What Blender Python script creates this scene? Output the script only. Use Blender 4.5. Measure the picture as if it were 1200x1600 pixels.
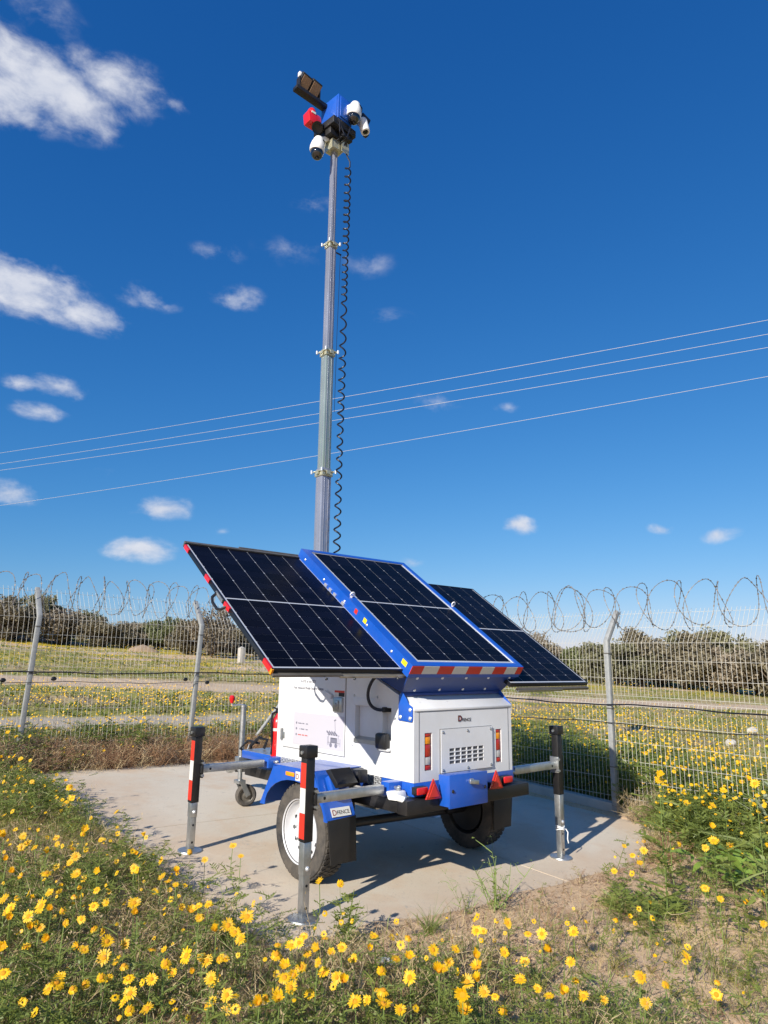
import bpy, math, random
import numpy as np
from mathutils import Vector, Matrix, Euler

for o in list(bpy.data.objects):
    bpy.data.objects.remove(o)
scene = bpy.context.scene
col = scene.collection
R = math.radians

# ------------------------------------------------------------------ camera
CAM = Vector((-4.1328, -4.8732, 1.5607))
YAW, PITCH, ROLL, LENS = 0.7113, 0.2174, -0.0128, 24.176
cd = bpy.data.cameras.new('camera')
cam = bpy.data.objects.new('camera', cd)
col.objects.link(cam)
fw = Vector((math.sin(YAW) * math.cos(PITCH), math.cos(YAW) * math.cos(PITCH), math.sin(PITCH)))
rt = Vector((math.cos(YAW), -math.sin(YAW), 0))
up = rt.cross(fw)
r2 = rt * math.cos(ROLL) - up * math.sin(ROLL)
u2 = rt * math.sin(ROLL) + up * math.cos(ROLL)
cam.matrix_world = Matrix(((r2.x, u2.x, -fw.x, CAM.x), (r2.y, u2.y, -fw.y, CAM.y), (r2.z, u2.z, -fw.z, CAM.z), (0, 0, 0, 1)))
cd.sensor_fit = 'VERTICAL'
cd.sensor_height = 36.0
cd.lens = LENS
cd.clip_start = 0.05
cd.clip_end = 6000
scene.camera = cam

# ------------------------------------------------------------------ sky, clouds, sun
SUN_EL = R(28)
SUN_AZ = R(18)                     # the light travels this way over the ground, from +x towards +y
LIGHT = Vector((math.cos(SUN_AZ) * math.cos(SUN_EL), math.sin(SUN_AZ) * math.cos(SUN_EL), -math.sin(SUN_EL)))
TOSUN = -LIGHT
SKYG = ((1.6, .175), (.95, .665), (.66, 1.62))
world = bpy.data.worlds.new('World')
scene.world = world
world.use_nodes = True
wt = world.node_tree
wt.nodes.clear()
wn = wt.nodes.new
wl = wt.links.new
sky = wn('ShaderNodeTexSky')
sky.sky_type = 'NISHITA'
sky.sun_disc = False
sky.sun_elevation = SUN_EL
sky.sun_rotation = math.atan2(TOSUN.x, TOSUN.y)
sky.altitude = 200
sky.air_density = 1.0
sky.dust_density = 0.35
sky.ozone_density = 2.6
# the phone's strong clear-air blue: one grade for the whole sky
sep = wn('ShaderNodeSeparateColor'); cmb = wn('ShaderNodeCombineColor')
wl(sky.outputs[0], sep.inputs[0])
for i, (pw, ml) in enumerate(SKYG):
    a = wn('ShaderNodeMath'); a.operation = 'POWER'; a.inputs[1].default_value = pw
    b = wn('ShaderNodeMath'); b.operation = 'MULTIPLY'; b.inputs[1].default_value = ml
    wl(sep.outputs[i], a.inputs[0]); wl(a.outputs[0], b.inputs[0]); wl(b.outputs[0], cmb.inputs[i])
bg = wn('ShaderNodeBackground')
bg.inputs['Strength'].default_value = 0.1
wl(cmb.outputs[0], bg.inputs['Color'])
tc = wn('ShaderNodeTexCoord')
# cloud puffs: unit direction, angular half-width, half-height, density
CLOUDS = [
    (0.1346, 0.758, 0.6382, 0.0949, 0.0423, 1), (0.1978, 0.7276, 0.6569, 0.0465, 0.0338, 0.75), (0.1047, 0.7775, 0.6201, 0.0505, 0.0361, 0.9), (0.2677, 0.7069, 0.6548, 0.0171, 0.0124, 0.4),
    (0.0851, 0.7422, 0.6647, 0.0208, 0.0313, 0.4), (0.1197, 0.7127, 0.6912, 0.0385, 0.0168, 0.3), (0.1625, 0.879, 0.4484, 0.0752, 0.0522, 1), (0.2338, 0.8699, 0.4343, 0.0396, 0.028, 0.8),
    (0.1242, 0.8833, 0.4521, 0.0618, 0.0541, 1), (0.3034, 0.8301, 0.4678, 0.0389, 0.0135, 0.5), (0.3301, 0.8232, 0.4619, 0.0137, 0.012, 0.35), (0.3532, 0.7735, 0.5263, 0.017, 0.017, 0.4),
    (0.3724, 0.7624, 0.5293, 0.0204, 0.0145, 0.4), (0.3989, 0.7776, 0.486, 0.0417, 0.0104, 0.6), (0.221, 0.913, 0.3428, 0.0298, 0.0149, 0.8), (0.189, 0.921, 0.3406, 0.0179, 0.013, 0.7),
    (0.2093, 0.9275, 0.3097, 0.0297, 0.0124, 0.7), (0.4475, 0.6697, 0.5927, 0.022, 0.0186, 0.28), (0.4432, 0.7127, 0.5438, 0.0362, 0.0224, 0.2), (0.5306, 0.6559, 0.5369, 0.0192, 0.0192, 0.22),
    (0.5743, 0.6716, 0.4681, 0.0287, 0.0144, 0.32), (0.6644, 0.6505, 0.368, 0.0348, 0.0156, 0.45), (0.7325, 0.5797, 0.357, 0.0172, 0.0081, 0.38), (0.1913, 0.9595, 0.2069, 0.0424, 0.0147, 0.8),
    (0.3714, 0.9054, 0.2056, 0.0372, 0.0142, 0.9), (0.3581, 0.922, 0.1469, 0.0561, 0.0132, 0.9), (0.7726, 0.605, 0.1927, 0.0311, 0.0137, 0.9), (0.8795, 0.4375, 0.1874, 0.0224, 0.0077, 0.75),
    (0.909, 0.3789, 0.1738, 0.0251, 0.0075, 0.75), (0.6758, 0.7217, 0.1494, 0.0186, 0.0065, 0.5), (0.3014, 0.9213, 0.2458, 0.0172, 0.0086, 0.28), (0.444, 0.8774, 0.1818, 0.0108, 0.0054, 0.35),
    (0.5178, 0.8366, 0.1788, 0.0147, 0.0055, 0.35),
]
ZS = 2.3
crng = random.Random(11)
for k in range(9):                # the same scattered fair-weather cloud goes on round the rest of the sky
    az = YAW + R(50) + k * R(260) / 9 + crng.uniform(-.1, .1)
    el = R(crng.uniform(9, 50))
    w = crng.uniform(.03, .11)
    CLOUDS.append((math.sin(az) * math.cos(el), math.cos(az) * math.cos(el), math.sin(el), w, w * crng.uniform(.3, .5), crng.uniform(.6, 1)))
warp = wn('ShaderNodeTexNoise')
warp.inputs['Scale'].default_value = 9
warp.inputs['Detail'].default_value = 2
wl(tc.outputs['Generated'], warp.inputs['Vector'])
wsub = wn('ShaderNodeVectorMath'); wsub.operation = 'SUBTRACT'
wl(warp.outputs['Color'], wsub.inputs[0]); wsub.inputs[1].default_value = (.5, .5, .5)
wsc = wn('ShaderNodeVectorMath'); wsc.operation = 'MULTIPLY_ADD'
wl(wsub.outputs[0], wsc.inputs[0]); wsc.inputs[1].default_value = (.05, .05, .03)
wl(tc.outputs['Generated'], wsc.inputs[2])
sq = wn('ShaderNodeVectorMath'); sq.operation = 'MULTIPLY'
wl(wsc.outputs[0], sq.inputs[0]); sq.inputs[1].default_value = (1, 1, ZS)
acc = None
for (dx, dy, dz, rx, ry, s) in CLOUDS:
    d = Vector((dx, dy, dz)).normalized()
    r = .5 * (rx + ry * ZS) * (1.12 if s > .95 else 1.3)
    ds = wn('ShaderNodeVectorMath'); ds.operation = 'DISTANCE'
    wl(sq.outputs[0], ds.inputs[0]); ds.inputs[1].default_value = (d.x, d.y, d.z * ZS)
    mr = wn('ShaderNodeMath'); mr.operation = 'MULTIPLY_ADD'
    q = s if s > .65 else s * (.95 if s > .42 else .8)
    mr.inputs[1].default_value = -q / r; mr.inputs[2].default_value = q
    wl(ds.outputs['Value'], mr.inputs[0])
    if acc is None:
        acc = mr.outputs[0]
    else:
        mx = wn('ShaderNodeMath'); mx.operation = 'MAXIMUM'
        wl(acc, mx.inputs[0]); wl(mr.outputs[0], mx.inputs[1]); acc = mx.outputs[0]
fb = wn('ShaderNodeTexNoise')
fb.inputs['Scale'].default_value = 18; fb.inputs['Detail'].default_value = 8; fb.inputs['Roughness'].default_value = .60
cm = wn('ShaderNodeVectorMath'); cm.operation = 'MULTIPLY'; cm.inputs[1].default_value = (1, 1, 1.6)
wl(wsc.outputs[0], cm.inputs[0]); wl(cm.outputs[0], fb.inputs['Vector'])
ma = wn('ShaderNodeMath'); ma.operation = 'MULTIPLY_ADD'
wl(fb.outputs['Fac'], ma.inputs[0]); ma.inputs[1].default_value = 2.3; ma.inputs[2].default_value = -1.2
ad = wn('ShaderNodeMath'); ad.operation = 'MULTIPLY_ADD'
wl(acc, ad.inputs[0]); ad.inputs[1].default_value = 1.35; wl(ma.outputs[0], ad.inputs[2])
dens = wn('ShaderNodeMapRange'); dens.interpolation_type = 'SMOOTHSTEP'
dens.inputs['From Min'].default_value = -.02; dens.inputs['From Max'].default_value = 1.2
dens.inputs['To Max'].default_value = .93
wl(ad.outputs[0], dens.inputs['Value'])
gate = wn('ShaderNodeMath'); gate.operation = 'MULTIPLY'
g2 = wn('ShaderNodeMapRange'); g2.inputs['From Max'].default_value = .22
wl(acc, g2.inputs['Value']); wl(dens.outputs[0], gate.inputs[0]); wl(g2.outputs[0], gate.inputs[1])
cbg = wn('ShaderNodeBackground')
ccol = wn('ShaderNodeValToRGB')
ccol.color_ramp.elements[0].color = (.42, .46, .56, 1); ccol.color_ramp.elements[0].position = .3
ccol.color_ramp.elements[1].color = (.62, .63, .67, 1); ccol.color_ramp.elements[1].position = .75
wl(fb.outputs['Fac'], ccol.inputs[0]); wl(ccol.outputs[0], cbg.inputs['Color'])
msh = wn('ShaderNodeMixShader')
wl(gate.outputs[0], msh.inputs[0]); wl(bg.outputs[0], msh.inputs[1]); wl(cbg.outputs[0], msh.inputs[2])
wo = wn('ShaderNodeOutputWorld')
wl(msh.outputs[0], wo.inputs[0])

sd = bpy.data.lights.new('sun', 'SUN')
sd.energy = 5.0
sd.angle = R(.53)
sd.color = (1, .945, .86)
so = bpy.data.objects.new('sun', sd)
so.rotation_euler = LIGHT.to_track_quat('-Z', 'Y').to_euler()
so.location = (-10, -4, 12)
col.objects.link(so)

vs = scene.view_settings
vs.view_transform = 'Standard'
vs.look = 'None'
vs.exposure = 0.42
vs.gamma = 1.0
vs.use_curve_mapping = False
scene.cycles.max_bounces = 4
scene.cycles.transparent_max_bounces = 8

# ------------------------------------------------------------------ materials
def ramp(nt, fac, stops):
    n = nt.nodes.new('ShaderNodeValToRGB')
    e = n.color_ramp.elements
    while len(e) < len(stops): e.new(.5)
    for i, (p, c) in enumerate(stops):
        e[i].position = p; e[i].color = (*c, 1)
    nt.links.new(fac, n.inputs[0])
    return n.outputs[0]

def mat(name, color, rough=.5, metal=0, var=.0, vscale=8, bump=0, bscale=60, coat=0, spec=.5, trans=0, objvar=0, dark=None, dust=0):
    m = bpy.data.materials.new(name); m.use_nodes = True
    nt = m.node_tree; b = nt.nodes['Principled BSDF']
    b.inputs['Roughness'].default_value = rough
    b.inputs['Metallic'].default_value = metal
    b.inputs['Specular IOR Level'].default_value = spec
    if coat:
        b.inputs['Coat Weight'].default_value = coat; b.inputs['Coat Roughness'].default_value = .05
    tcn = nt.nodes.new('ShaderNodeTexCoord')
    base = None
    if var or dark:
        ns = nt.nodes.new('ShaderNodeTexNoise'); ns.inputs['Scale'].default_value = vscale
        ns.inputs['Detail'].default_value = 6; ns.inputs['Roughness'].default_value = .65
        nt.links.new(tcn.outputs['Object'], ns.inputs['Vector'])
        lo = dark if dark else tuple(c * (1 - var) for c in color)
        hi = tuple(min(1, c * (1 + var)) for c in color)
        base = ramp(nt, ns.outputs['Fac'], [(.3, lo), (.7, hi)])
        rr = nt.nodes.new('ShaderNodeMapRange'); rr.inputs['To Min'].default_value = max(.02, rough - .12); rr.inputs['To Max'].default_value = min(1, rough + .12)
        nt.links.new(ns.outputs['Fac'], rr.inputs['Value']); nt.links.new(rr.outputs[0], b.inputs['Roughness'])
    if objvar:
        oi = nt.nodes.new('ShaderNodeObjectInfo')
        hv = nt.nodes.new('ShaderNodeHueSaturation')
        mr = nt.nodes.new('ShaderNodeMapRange'); mr.inputs['To Min'].default_value = 1 - objvar; mr.inputs['To Max'].default_value = 1 + objvar
        nt.links.new(oi.outputs['Random'], mr.inputs['Value']); nt.links.new(mr.outputs[0], hv.inputs['Value'])
        if base is None: hv.inputs['Color'].default_value = (*color, 1)
        else: nt.links.new(base, hv.inputs['Color'])
        base = hv.outputs[0]
    if dust:
        dn = nt.nodes.new('ShaderNodeTexNoise'); dn.inputs['Scale'].default_value = 4.5; dn.inputs['Detail'].default_value = 9; dn.inputs['Roughness'].default_value = .75
        nt.links.new(tcn.outputs['Object'], dn.inputs['Vector'])
        dm = nt.nodes.new('ShaderNodeMapRange'); dm.inputs['From Min'].default_value = .38; dm.inputs['From Max'].default_value = .72; dm.inputs['To Max'].default_value = dust
        nt.links.new(dn.outputs['Fac'], dm.inputs['Value'])
        dx_ = nt.nodes.new('ShaderNodeMix'); dx_.data_type = 'RGBA'; dx_.inputs[6].default_value = (*color, 1); dx_.inputs[7].default_value = (.46, .37, .27, 1)
        if base is not None: nt.links.new(base, dx_.inputs[6])
        nt.links.new(dm.outputs[0], dx_.inputs[0]); base = dx_.outputs[2]
    if base is None: b.inputs['Base Color'].default_value = (*color, 1)
    else: nt.links.new(base, b.inputs['Base Color'])
    if bump:
        n2 = nt.nodes.new('ShaderNodeTexNoise'); n2.inputs['Scale'].default_value = bscale; n2.inputs['Detail'].default_value = 5
        nt.links.new(tcn.outputs['Object'], n2.inputs['Vector'])
        bp = nt.nodes.new('ShaderNodeBump'); bp.inputs['Strength'].default_value = bump; bp.inputs['Distance'].default_value = .01
        nt.links.new(n2.outputs['Fac'], bp.inputs['Height']); nt.links.new(bp.outputs[0], b.inputs['Normal'])
    if trans:
        tr = nt.nodes.new('ShaderNodeBsdfTranslucent')
        if base is None: tr.inputs['Color'].default_value = (*color, 1)
        else: nt.links.new(base, tr.inputs['Color'])
        ms = nt.nodes.new('ShaderNodeMixShader'); ms.inputs[0].default_value = trans
        nt.links.new(b.outputs[0], ms.inputs[1]); nt.links.new(tr.outputs[0], ms.inputs[2])
        nt.links.new(ms.outputs[0], nt.nodes['Material Output'].inputs[0])
    return m

M = {}
M['white'] = mat('white_powder_coat', (.73, .74, .74), .38, dark=(.68, .68, .67), dust=.16, vscale=2.4, bump=.03, bscale=250)
M['whitep'] = mat('white_plastic', (.78, .78, .76), .3)
M['blue'] = mat('blue_paint', (.006, .085, .44), .32, dust=.05, var=.06, vscale=5, coat=.3)
M['navy'] = mat('blue_paint_plate', (.010, .040, .20), .42, var=.12, vscale=6)
M['black'] = mat('black_paint', (.007, .007, .008), .45, dust=.03, var=.25, vscale=14)
M['rubber'] = mat('tyre_rubber', (.035, .034, .033), .8, dust=.22, dark=(.022, .022, .022), vscale=9, bump=.2, bscale=120)
M['flap'] = mat('rubber_flap', (.008, .008, .008), .55, dust=.03, var=.3, vscale=10)
M['zinc'] = mat('galvanised_steel', (.55, .56, .55), .38, metal=.85, dark=(.42, .43, .42), vscale=22, bump=.08, bscale=90)
M['zincw'] = mat('galvanised_wire', (.60, .575, .50), .5, metal=.1, var=.12, vscale=4)
M['post'] = mat('galvanised_post', (.36, .365, .35), .6, metal=.2, dark=(.26, .265, .255), vscale=18, bump=.1, bscale=70)
M['mastm'] = mat('anodised_mast', (.42, .43, .49), .30, metal=.55, dark=(.33, .34, .38), vscale=2.2)
M['mastg'] = mat('anodised_mast_greenish', (.40, .47, .42), .30, metal=.55, dark=(.31, .37, .33), vscale=2.2)
M['collar'] = mat('passivated_collar', (.55, .53, .38), .4, metal=.6, var=.2, vscale=30)
M['alu'] = mat('aluminium_frame', (.72, .73, .74), .35, metal=.6)
M['rail'] = mat('slide_rail', (.40, .37, .30), .42, metal=.7, var=.15, vscale=12)
M['raild'] = mat('slide_rail_dark', (.17, .155, .13), .45, metal=.5, var=.2, vscale=12)
M['pvframe'] = mat('black_module_frame', (.018, .018, .02), .4, metal=.3)
M['back'] = mat('white_backsheet', (.46, .48, .52), .45, coat=.2)
M['cell'] = mat('solar_cell', (.0035, .004, .009), .30, coat=.0, objvar=.35, spec=.05)
M['red'] = mat('red_plastic', (.62, .012, .015), .3, coat=.3)
M['redtape'] = mat('red_reflective_tape', (.60, .035, .02), .4, var=.06, vscale=80)
M['whtape'] = mat('white_reflective_tape', (.62, .62, .58), .4, var=.05, vscale=80)
M['amber'] = mat('amber_lens', (.85, .30, .01), .25, coat=.4)
M['redl'] = mat('red_lens', (.45, .02, .012), .2, coat=.5)
M['clear'] = mat('clear_lens', (.50, .48, .46), .2, coat=.5)
M['rim'] = mat('silver_rim', (.62, .62, .63), .38, metal=.15, dust=.1, var=.06, vscale=6)
M['glassdark'] = mat('smoked_dome', (.006, .006, .007), .06, coat=1)
M['led'] = mat('lamp_face', (.24, .15, .09), .25, var=.2, vscale=60)
M['blackp'] = mat('black_plastic', (.012, .012, .013), .38)
M['hole'] = mat('vent_hole_dark', (.02, .022, .026), .8)  # near-black painted for the darkness inside the vent slots
M['gapline'] = mat('seam_gap_shadow', (.10, .10, .105), .7)  # dark tone for the door gap's painted shadow line, also body seams
M['sticker'] = mat('pale_sticker', (.50, .48, .52), .45)
M['print'] = mat('grey_print', (.17, .17, .21), .6)
M['printr'] = mat('red_print', (.50, .10, .09), .6)
M['logor'] = mat('logo_dark_red', (.22, .02, .018), .5)
M['logok'] = mat('logo_black', (.015, .012, .012), .5)
M['yel'] = mat('yellow_sticker', (.80, .62, .02), .45)
M['check'] = mat('checker_plate', (.50, .51, .52), .35, metal=.7, var=.2, vscale=18)
M['cable'] = mat('black_cable', (.008, .009, .016), .45)
M['barb'] = mat('razor_wire_steel', (.21, .19, .17), .55, metal=.2, var=.25, vscale=12)
M['line'] = mat('aluminium_conductor', (.50, .50, .51), .45, metal=.2)
M['petal'] = mat('yellow_petal', (.88, .52, .006), .55, trans=.3, objvar=.14)
M['disc'] = mat('orange_flower_disc', (.72, .30, .006), .8, bump=.5, bscale=500)
M['stem'] = mat('flower_stem', (.20, .27, .07), .6, var=.3, vscale=30, trans=.2)
M['leaf'] = mat('fresh_foliage', (.27, .31, .065), .5, dark=(.14, .19, .04), vscale=3.5, trans=.42)
M['leaf2'] = mat('olive_foliage', (.42, .36, .11), .6, dark=(.25, .23, .065), vscale=3, trans=.38)
M['bright'] = mat('bright_leaf', (.30, .42, .07), .45, dark=(.19, .30, .05), vscale=6, trans=.35)
M['sage'] = mat('grey_green_leaf', (.27, .31, .19), .6, var=.2, vscale=6, trans=.25)
M['dry'] = mat('dry_rusty_weed', (.42, .24, .12), .8, dark=(.20, .11, .065), vscale=3, trans=.2)
M['drygrey'] = mat('dry_grey_weed', (.24, .19, .14), .85, dark=(.12, .095, .075), vscale=4, trans=.15)
M['straw'] = mat('straw', (.60, .47, .27), .75, dark=(.42, .31, .16), vscale=4, trans=.25)
M['bark'] = mat('bark', (.12, .09, .065), .9, var=.3, vscale=5, bump=.4, bscale=20)
M['pebble'] = mat('pebble', (.58, .46, .33), .9, dark=(.38, .29, .20), vscale=14)
M['rock'] = mat('pale_rock', (.56, .52, .45), .9, dark=(.38, .35, .30), vscale=6, bump=.5, bscale=20)
M['conc'] = mat('post_concrete', (.44, .41, .36), .9, var=.12, vscale=5)
for n, a, b in (('crown1', (.23, .215, .11), (.14, .135, .068)), ('crown2', (.29, .245, .15), (.18, .15, .09)), ('crown3', (.21, .225, .095), (.12, .135, .055)), ('crown4', (.33, .27, .185), (.21, .17, .115))):
    M[n] = mat(n.replace('crown', 'tree_foliage_'), a, .7, dark=b, vscale=.9, trans=.25, objvar=.2)

# ------------------------------------------------------------------ mesh helpers
class MB:
    def __init__(s): s.v = []; s.f = []
    def add(s, vs, fs):
        n = len(s.v); s.v += [tuple(a) for a in vs]; s.f += [tuple(i + n for i in f) for f in fs]; return s
    def box(s, x0, x1, y0, y1, z0, z1):
        return s.add([(x0, y0, z0), (x1, y0, z0), (x1, y1, z0), (x0, y1, z0), (x0, y0, z1), (x1, y0, z1), (x1, y1, z1), (x0, y1, z1)],
                     [(0, 3, 2, 1), (4, 5, 6, 7), (0, 1, 5, 4), (1, 2, 6, 5), (2, 3, 7, 6), (3, 0, 4, 7)])
    def obox(s, c, a, b, d):       # centre and three half-axis vectors
        c, a, b, d = map(Vector, (c, a, b, d))
        P = [c - a - b - d, c + a - b - d, c + a + b - d, c - a + b - d, c - a - b + d, c + a - b + d, c + a + b + d, c - a + b + d]
        return s.add(P, [(0, 3, 2, 1), (4, 5, 6, 7), (0, 1, 5, 4), (1, 2, 6, 5), (2, 3, 7, 6), (3, 0, 4, 7)])
    def bar(s, p0, p1, w, h, upv=(0, 0, 1)):
        p0, p1 = Vector(p0), Vector(p1); d = (p1 - p0); l = d.length; d.normalize()
        u = Vector(upv); r = d.cross(u)
        if r.length < 1e-4: r = d.cross(Vector((1, 0, 0)))
        r.normalize(); u = r.cross(d)
        return s.obox((p0 + p1) / 2, d * l / 2, r * w / 2, u * h / 2)
    def cyl(s, p0, p1, r0, r1=None, n=16, caps=True):
        r1 = r0 if r1 is None else r1
        p0, p1 = Vector(p0), Vector(p1); d = (p1 - p0).normalized()
        a = d.orthogonal().normalized(); b = d.cross(a)
        ring = lambda p, r: [p + (a * math.cos(2 * math.pi * i / n) + b * math.sin(2 * math.pi * i / n)) * r for i in range(n)]
        fs = [(i, (i + 1) % n, n + (i + 1) % n, n + i) for i in range(n)]
        if caps: fs += [tuple(range(n - 1, -1, -1)), tuple(range(n, 2 * n))]
        return s.add(ring(p0, r0) + ring(p1, r1), fs)
    def tube(s, pts, r, n=8, closed=False):
        pts = [Vector(p) for p in pts]; m = len(pts)
        rr = r if isinstance(r, (list, tuple)) else [r] * m
        a = None; vs = []
        for i, p in enumerate(pts):
            t = (pts[(i + 1) % m] - pts[i - 1]) if closed else (pts[min(i + 1, m - 1)] - pts[max(i - 1, 0)])
            t.normalize()
            if a is None: a = t.orthogonal().normalized()
            else:
                a = a - t * a.dot(t)
                a = a.normalized() if a.length > 1e-6 else t.orthogonal().normalized()
            b = t.cross(a)
            vs += [p + (a * math.cos(2 * math.pi * k / n) + b * math.sin(2 * math.pi * k / n)) * rr[i] for k in range(n)]
        fs = [(i * n + k, i * n + (k + 1) % n, ((i + 1) % m) * n + (k + 1) % n, ((i + 1) % m) * n + k) for i in range(m if closed else m - 1) for k in range(n)]
        if not closed: fs += [tuple(range(n - 1, -1, -1)), tuple(range((m - 1) * n, m * n))]
        return s.add(vs, fs)
    def lathe(s, prof, c, axis, n=32):      # prof: (radius, along axis)
        c = Vector(c); d = Vector(axis).normalized(); a = d.orthogonal().normalized(); b = d.cross(a)
        vs = []
        for r, h in prof:
            vs += [c + d * h + (a * math.cos(2 * math.pi * k / n) + b * math.sin(2 * math.pi * k / n)) * r for k in range(n)]
        fs = [(i * n + k, i * n + (k + 1) % n, (i + 1) * n + (k + 1) % n, (i + 1) * n + k) for i in range(len(prof) - 1) for k in range(n)]
        return s.add(vs, fs)
    def prism(s, poly, e0, e1, plane='yz'):  # poly in plane, extruded between e0 and e1 on the third axis
        n = len(poly)
        mk = {'yz': lambda p, e: (e, p[0], p[1]), 'xz': lambda p, e: (p[0], e, p[1]), 'xy': lambda p, e: (p[0], p[1], e)}[plane]
        vs = [mk(p, e0) for p in poly] + [mk(p, e1) for p in poly]
        return s.add(vs, [(i, (i + 1) % n, n + (i + 1) % n, n + i) for i in range(n)] + [tuple(range(n - 1, -1, -1)), tuple(range(n, 2 * n))])
    def holes(s, plane, const, a0, a1, b0, b1, holes, depth):
        """a flat rectangle with rectangular recesses; plane 'x' (a=y, b=z) or 'y' (a=x, b=z); depth goes +x or +y"""
        A = sorted({a0, a1, *[h[0] for h in holes], *[h[1] for h in holes]}); B = sorted({b0, b1, *[h[2] for h in holes], *[h[3] for h in holes]})
        P = (lambda a, b, d: (const + d, a, b)) if plane == 'x' else (lambda a, b, d: (a, const + d, b))
        for i in range(len(A) - 1):
            for j in range(len(B) - 1):
                ca, cb = (A[i] + A[i + 1]) / 2, (B[j] + B[j + 1]) / 2
                d = depth if any(h[0] < ca < h[1] and h[2] < cb < h[3] for h in holes) else 0
                s.add([P(A[i], B[j], d), P(A[i + 1], B[j], d), P(A[i + 1], B[j + 1], d), P(A[i], B[j + 1], d)], [(0, 1, 2, 3)])
        for h in holes:
            q = [(h[0], h[2]), (h[1], h[2]), (h[1], h[3]), (h[0], h[3])]
            for k in range(4):
                m, n = q[k], q[(k + 1) % 4]
                s.add([P(*m, 0), P(*n, 0), P(*n, depth), P(*m, depth)], [(0, 1, 2, 3)])
        return s
    def sphere(s, c, r, n=16, m=10, sc=(1, 1, 1)):
        c = Vector(c)
        vs = [c + Vector((r * sc[0] * math.sin(math.pi * j / m) * math.cos(2 * math.pi * i / n), r * sc[1] * math.sin(math.pi * j / m) * math.sin(2 * math.pi * i / n), r * sc[2] * math.cos(math.pi * j / m))) for j in range(m + 1) for i in range(n)]
        return s.add(vs, [(j * n + i, j * n + (i + 1) % n, (j + 1) * n + (i + 1) % n, (j + 1) * n + i) for j in range(m) for i in range(n)])
    def mesh(s, name, material, bevel=0, smooth=True):
        me = bpy.data.meshes.new(name); me.from_pydata([tuple(x) for x in s.v], [], s.f)
        finish(me, material, bevel, smooth); return me
    def build(s, name, material, parent=None, bevel=0, smooth=True):
        return link(name, s.mesh(name, material, bevel, smooth), parent)

import bmesh
def finish(me, material, bevel=0, smooth=True):
    bm = bmesh.new(); bm.from_mesh(me)
    bmesh.ops.remove_doubles(bm, verts=bm.verts, dist=1e-6)
    bmesh.ops.recalc_face_normals(bm, faces=bm.faces)
    if bevel:
        ed = [e for e in bm.edges if len(e.link_faces) == 2 and e.calc_face_angle(0) > .6]
        bmesh.ops.bevel(bm, geom=ed, offset=bevel, segments=2, profile=.5, affect='EDGES', clamp_overlap=True)
    bm.to_mesh(me); bm.free()
    me.materials.append(M[material] if isinstance(material, str) else material)
    if smooth:
        me.polygons.foreach_set('use_smooth', [True] * len(me.polygons))
        me.set_sharp_from_angle(angle=R(32))

def link(name, data, parent=None):
    o = bpy.data.objects.new(name, data); col.objects.link(o)
    if parent is not None:
        o.parent = parent
        if parent.get('base'): o.matrix_parent_inverse = Matrix.Translation(parent.location).inverted()
    return o

def tag(o, label, cat=None, group=None, kind=None):
    if label: o['label'] = label
    if cat: o['category'] = cat
    if group: o['group'] = group
    if kind: o['kind'] = kind
    return o

def thing(name, loc, label, cat, group=None):
    o = bpy.data.objects.new(name, None); col.objects.link(o); o.location = loc; o['base'] = 1
    o.empty_display_size = .2
    return tag(o, label, cat, group)

def text(name, body, size, loc, rot, material, parent, align='LEFT', ext=.0006, sx=1.0):
    c = bpy.data.curves.new(name, 'FONT'); c.body = body; c.size = size; c.align_x = align; c.extrude = ext
    c.materials.append(M[material])
    tmp = bpy.data.objects.new(name, c); me = bpy.data.meshes.new_from_object(tmp); bpy.data.objects.remove(tmp)
    o = bpy.data.objects.new(name, me); col.objects.link(o); o.location = loc; o.rotation_euler = rot; o.scale = (sx, 1, 1)
    if parent is not None:
        o.parent = parent
        if parent.get('base'): o.matrix_parent_inverse = Matrix.Translation(parent.location).inverted()
    return o

def raw_mesh(name, V, F, material):     # numpy vertices, triangles
    me = bpy.data.meshes.new(name)
    V = np.asarray(V, np.float32); F = np.asarray(F, np.int32)
    me.vertices.add(len(V)); me.vertices.foreach_set('co', V.ravel())
    me.loops.add(F.size); me.loops.foreach_set('vertex_index', F.ravel())
    me.polygons.add(len(F)); me.polygons.foreach_set('loop_start', np.arange(0, F.size, F.shape[1], dtype=np.int32))
    me.update(calc_edges=True)
    me.materials.append(M[material] if isinstance(material, str) else material)
    return me
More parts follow.
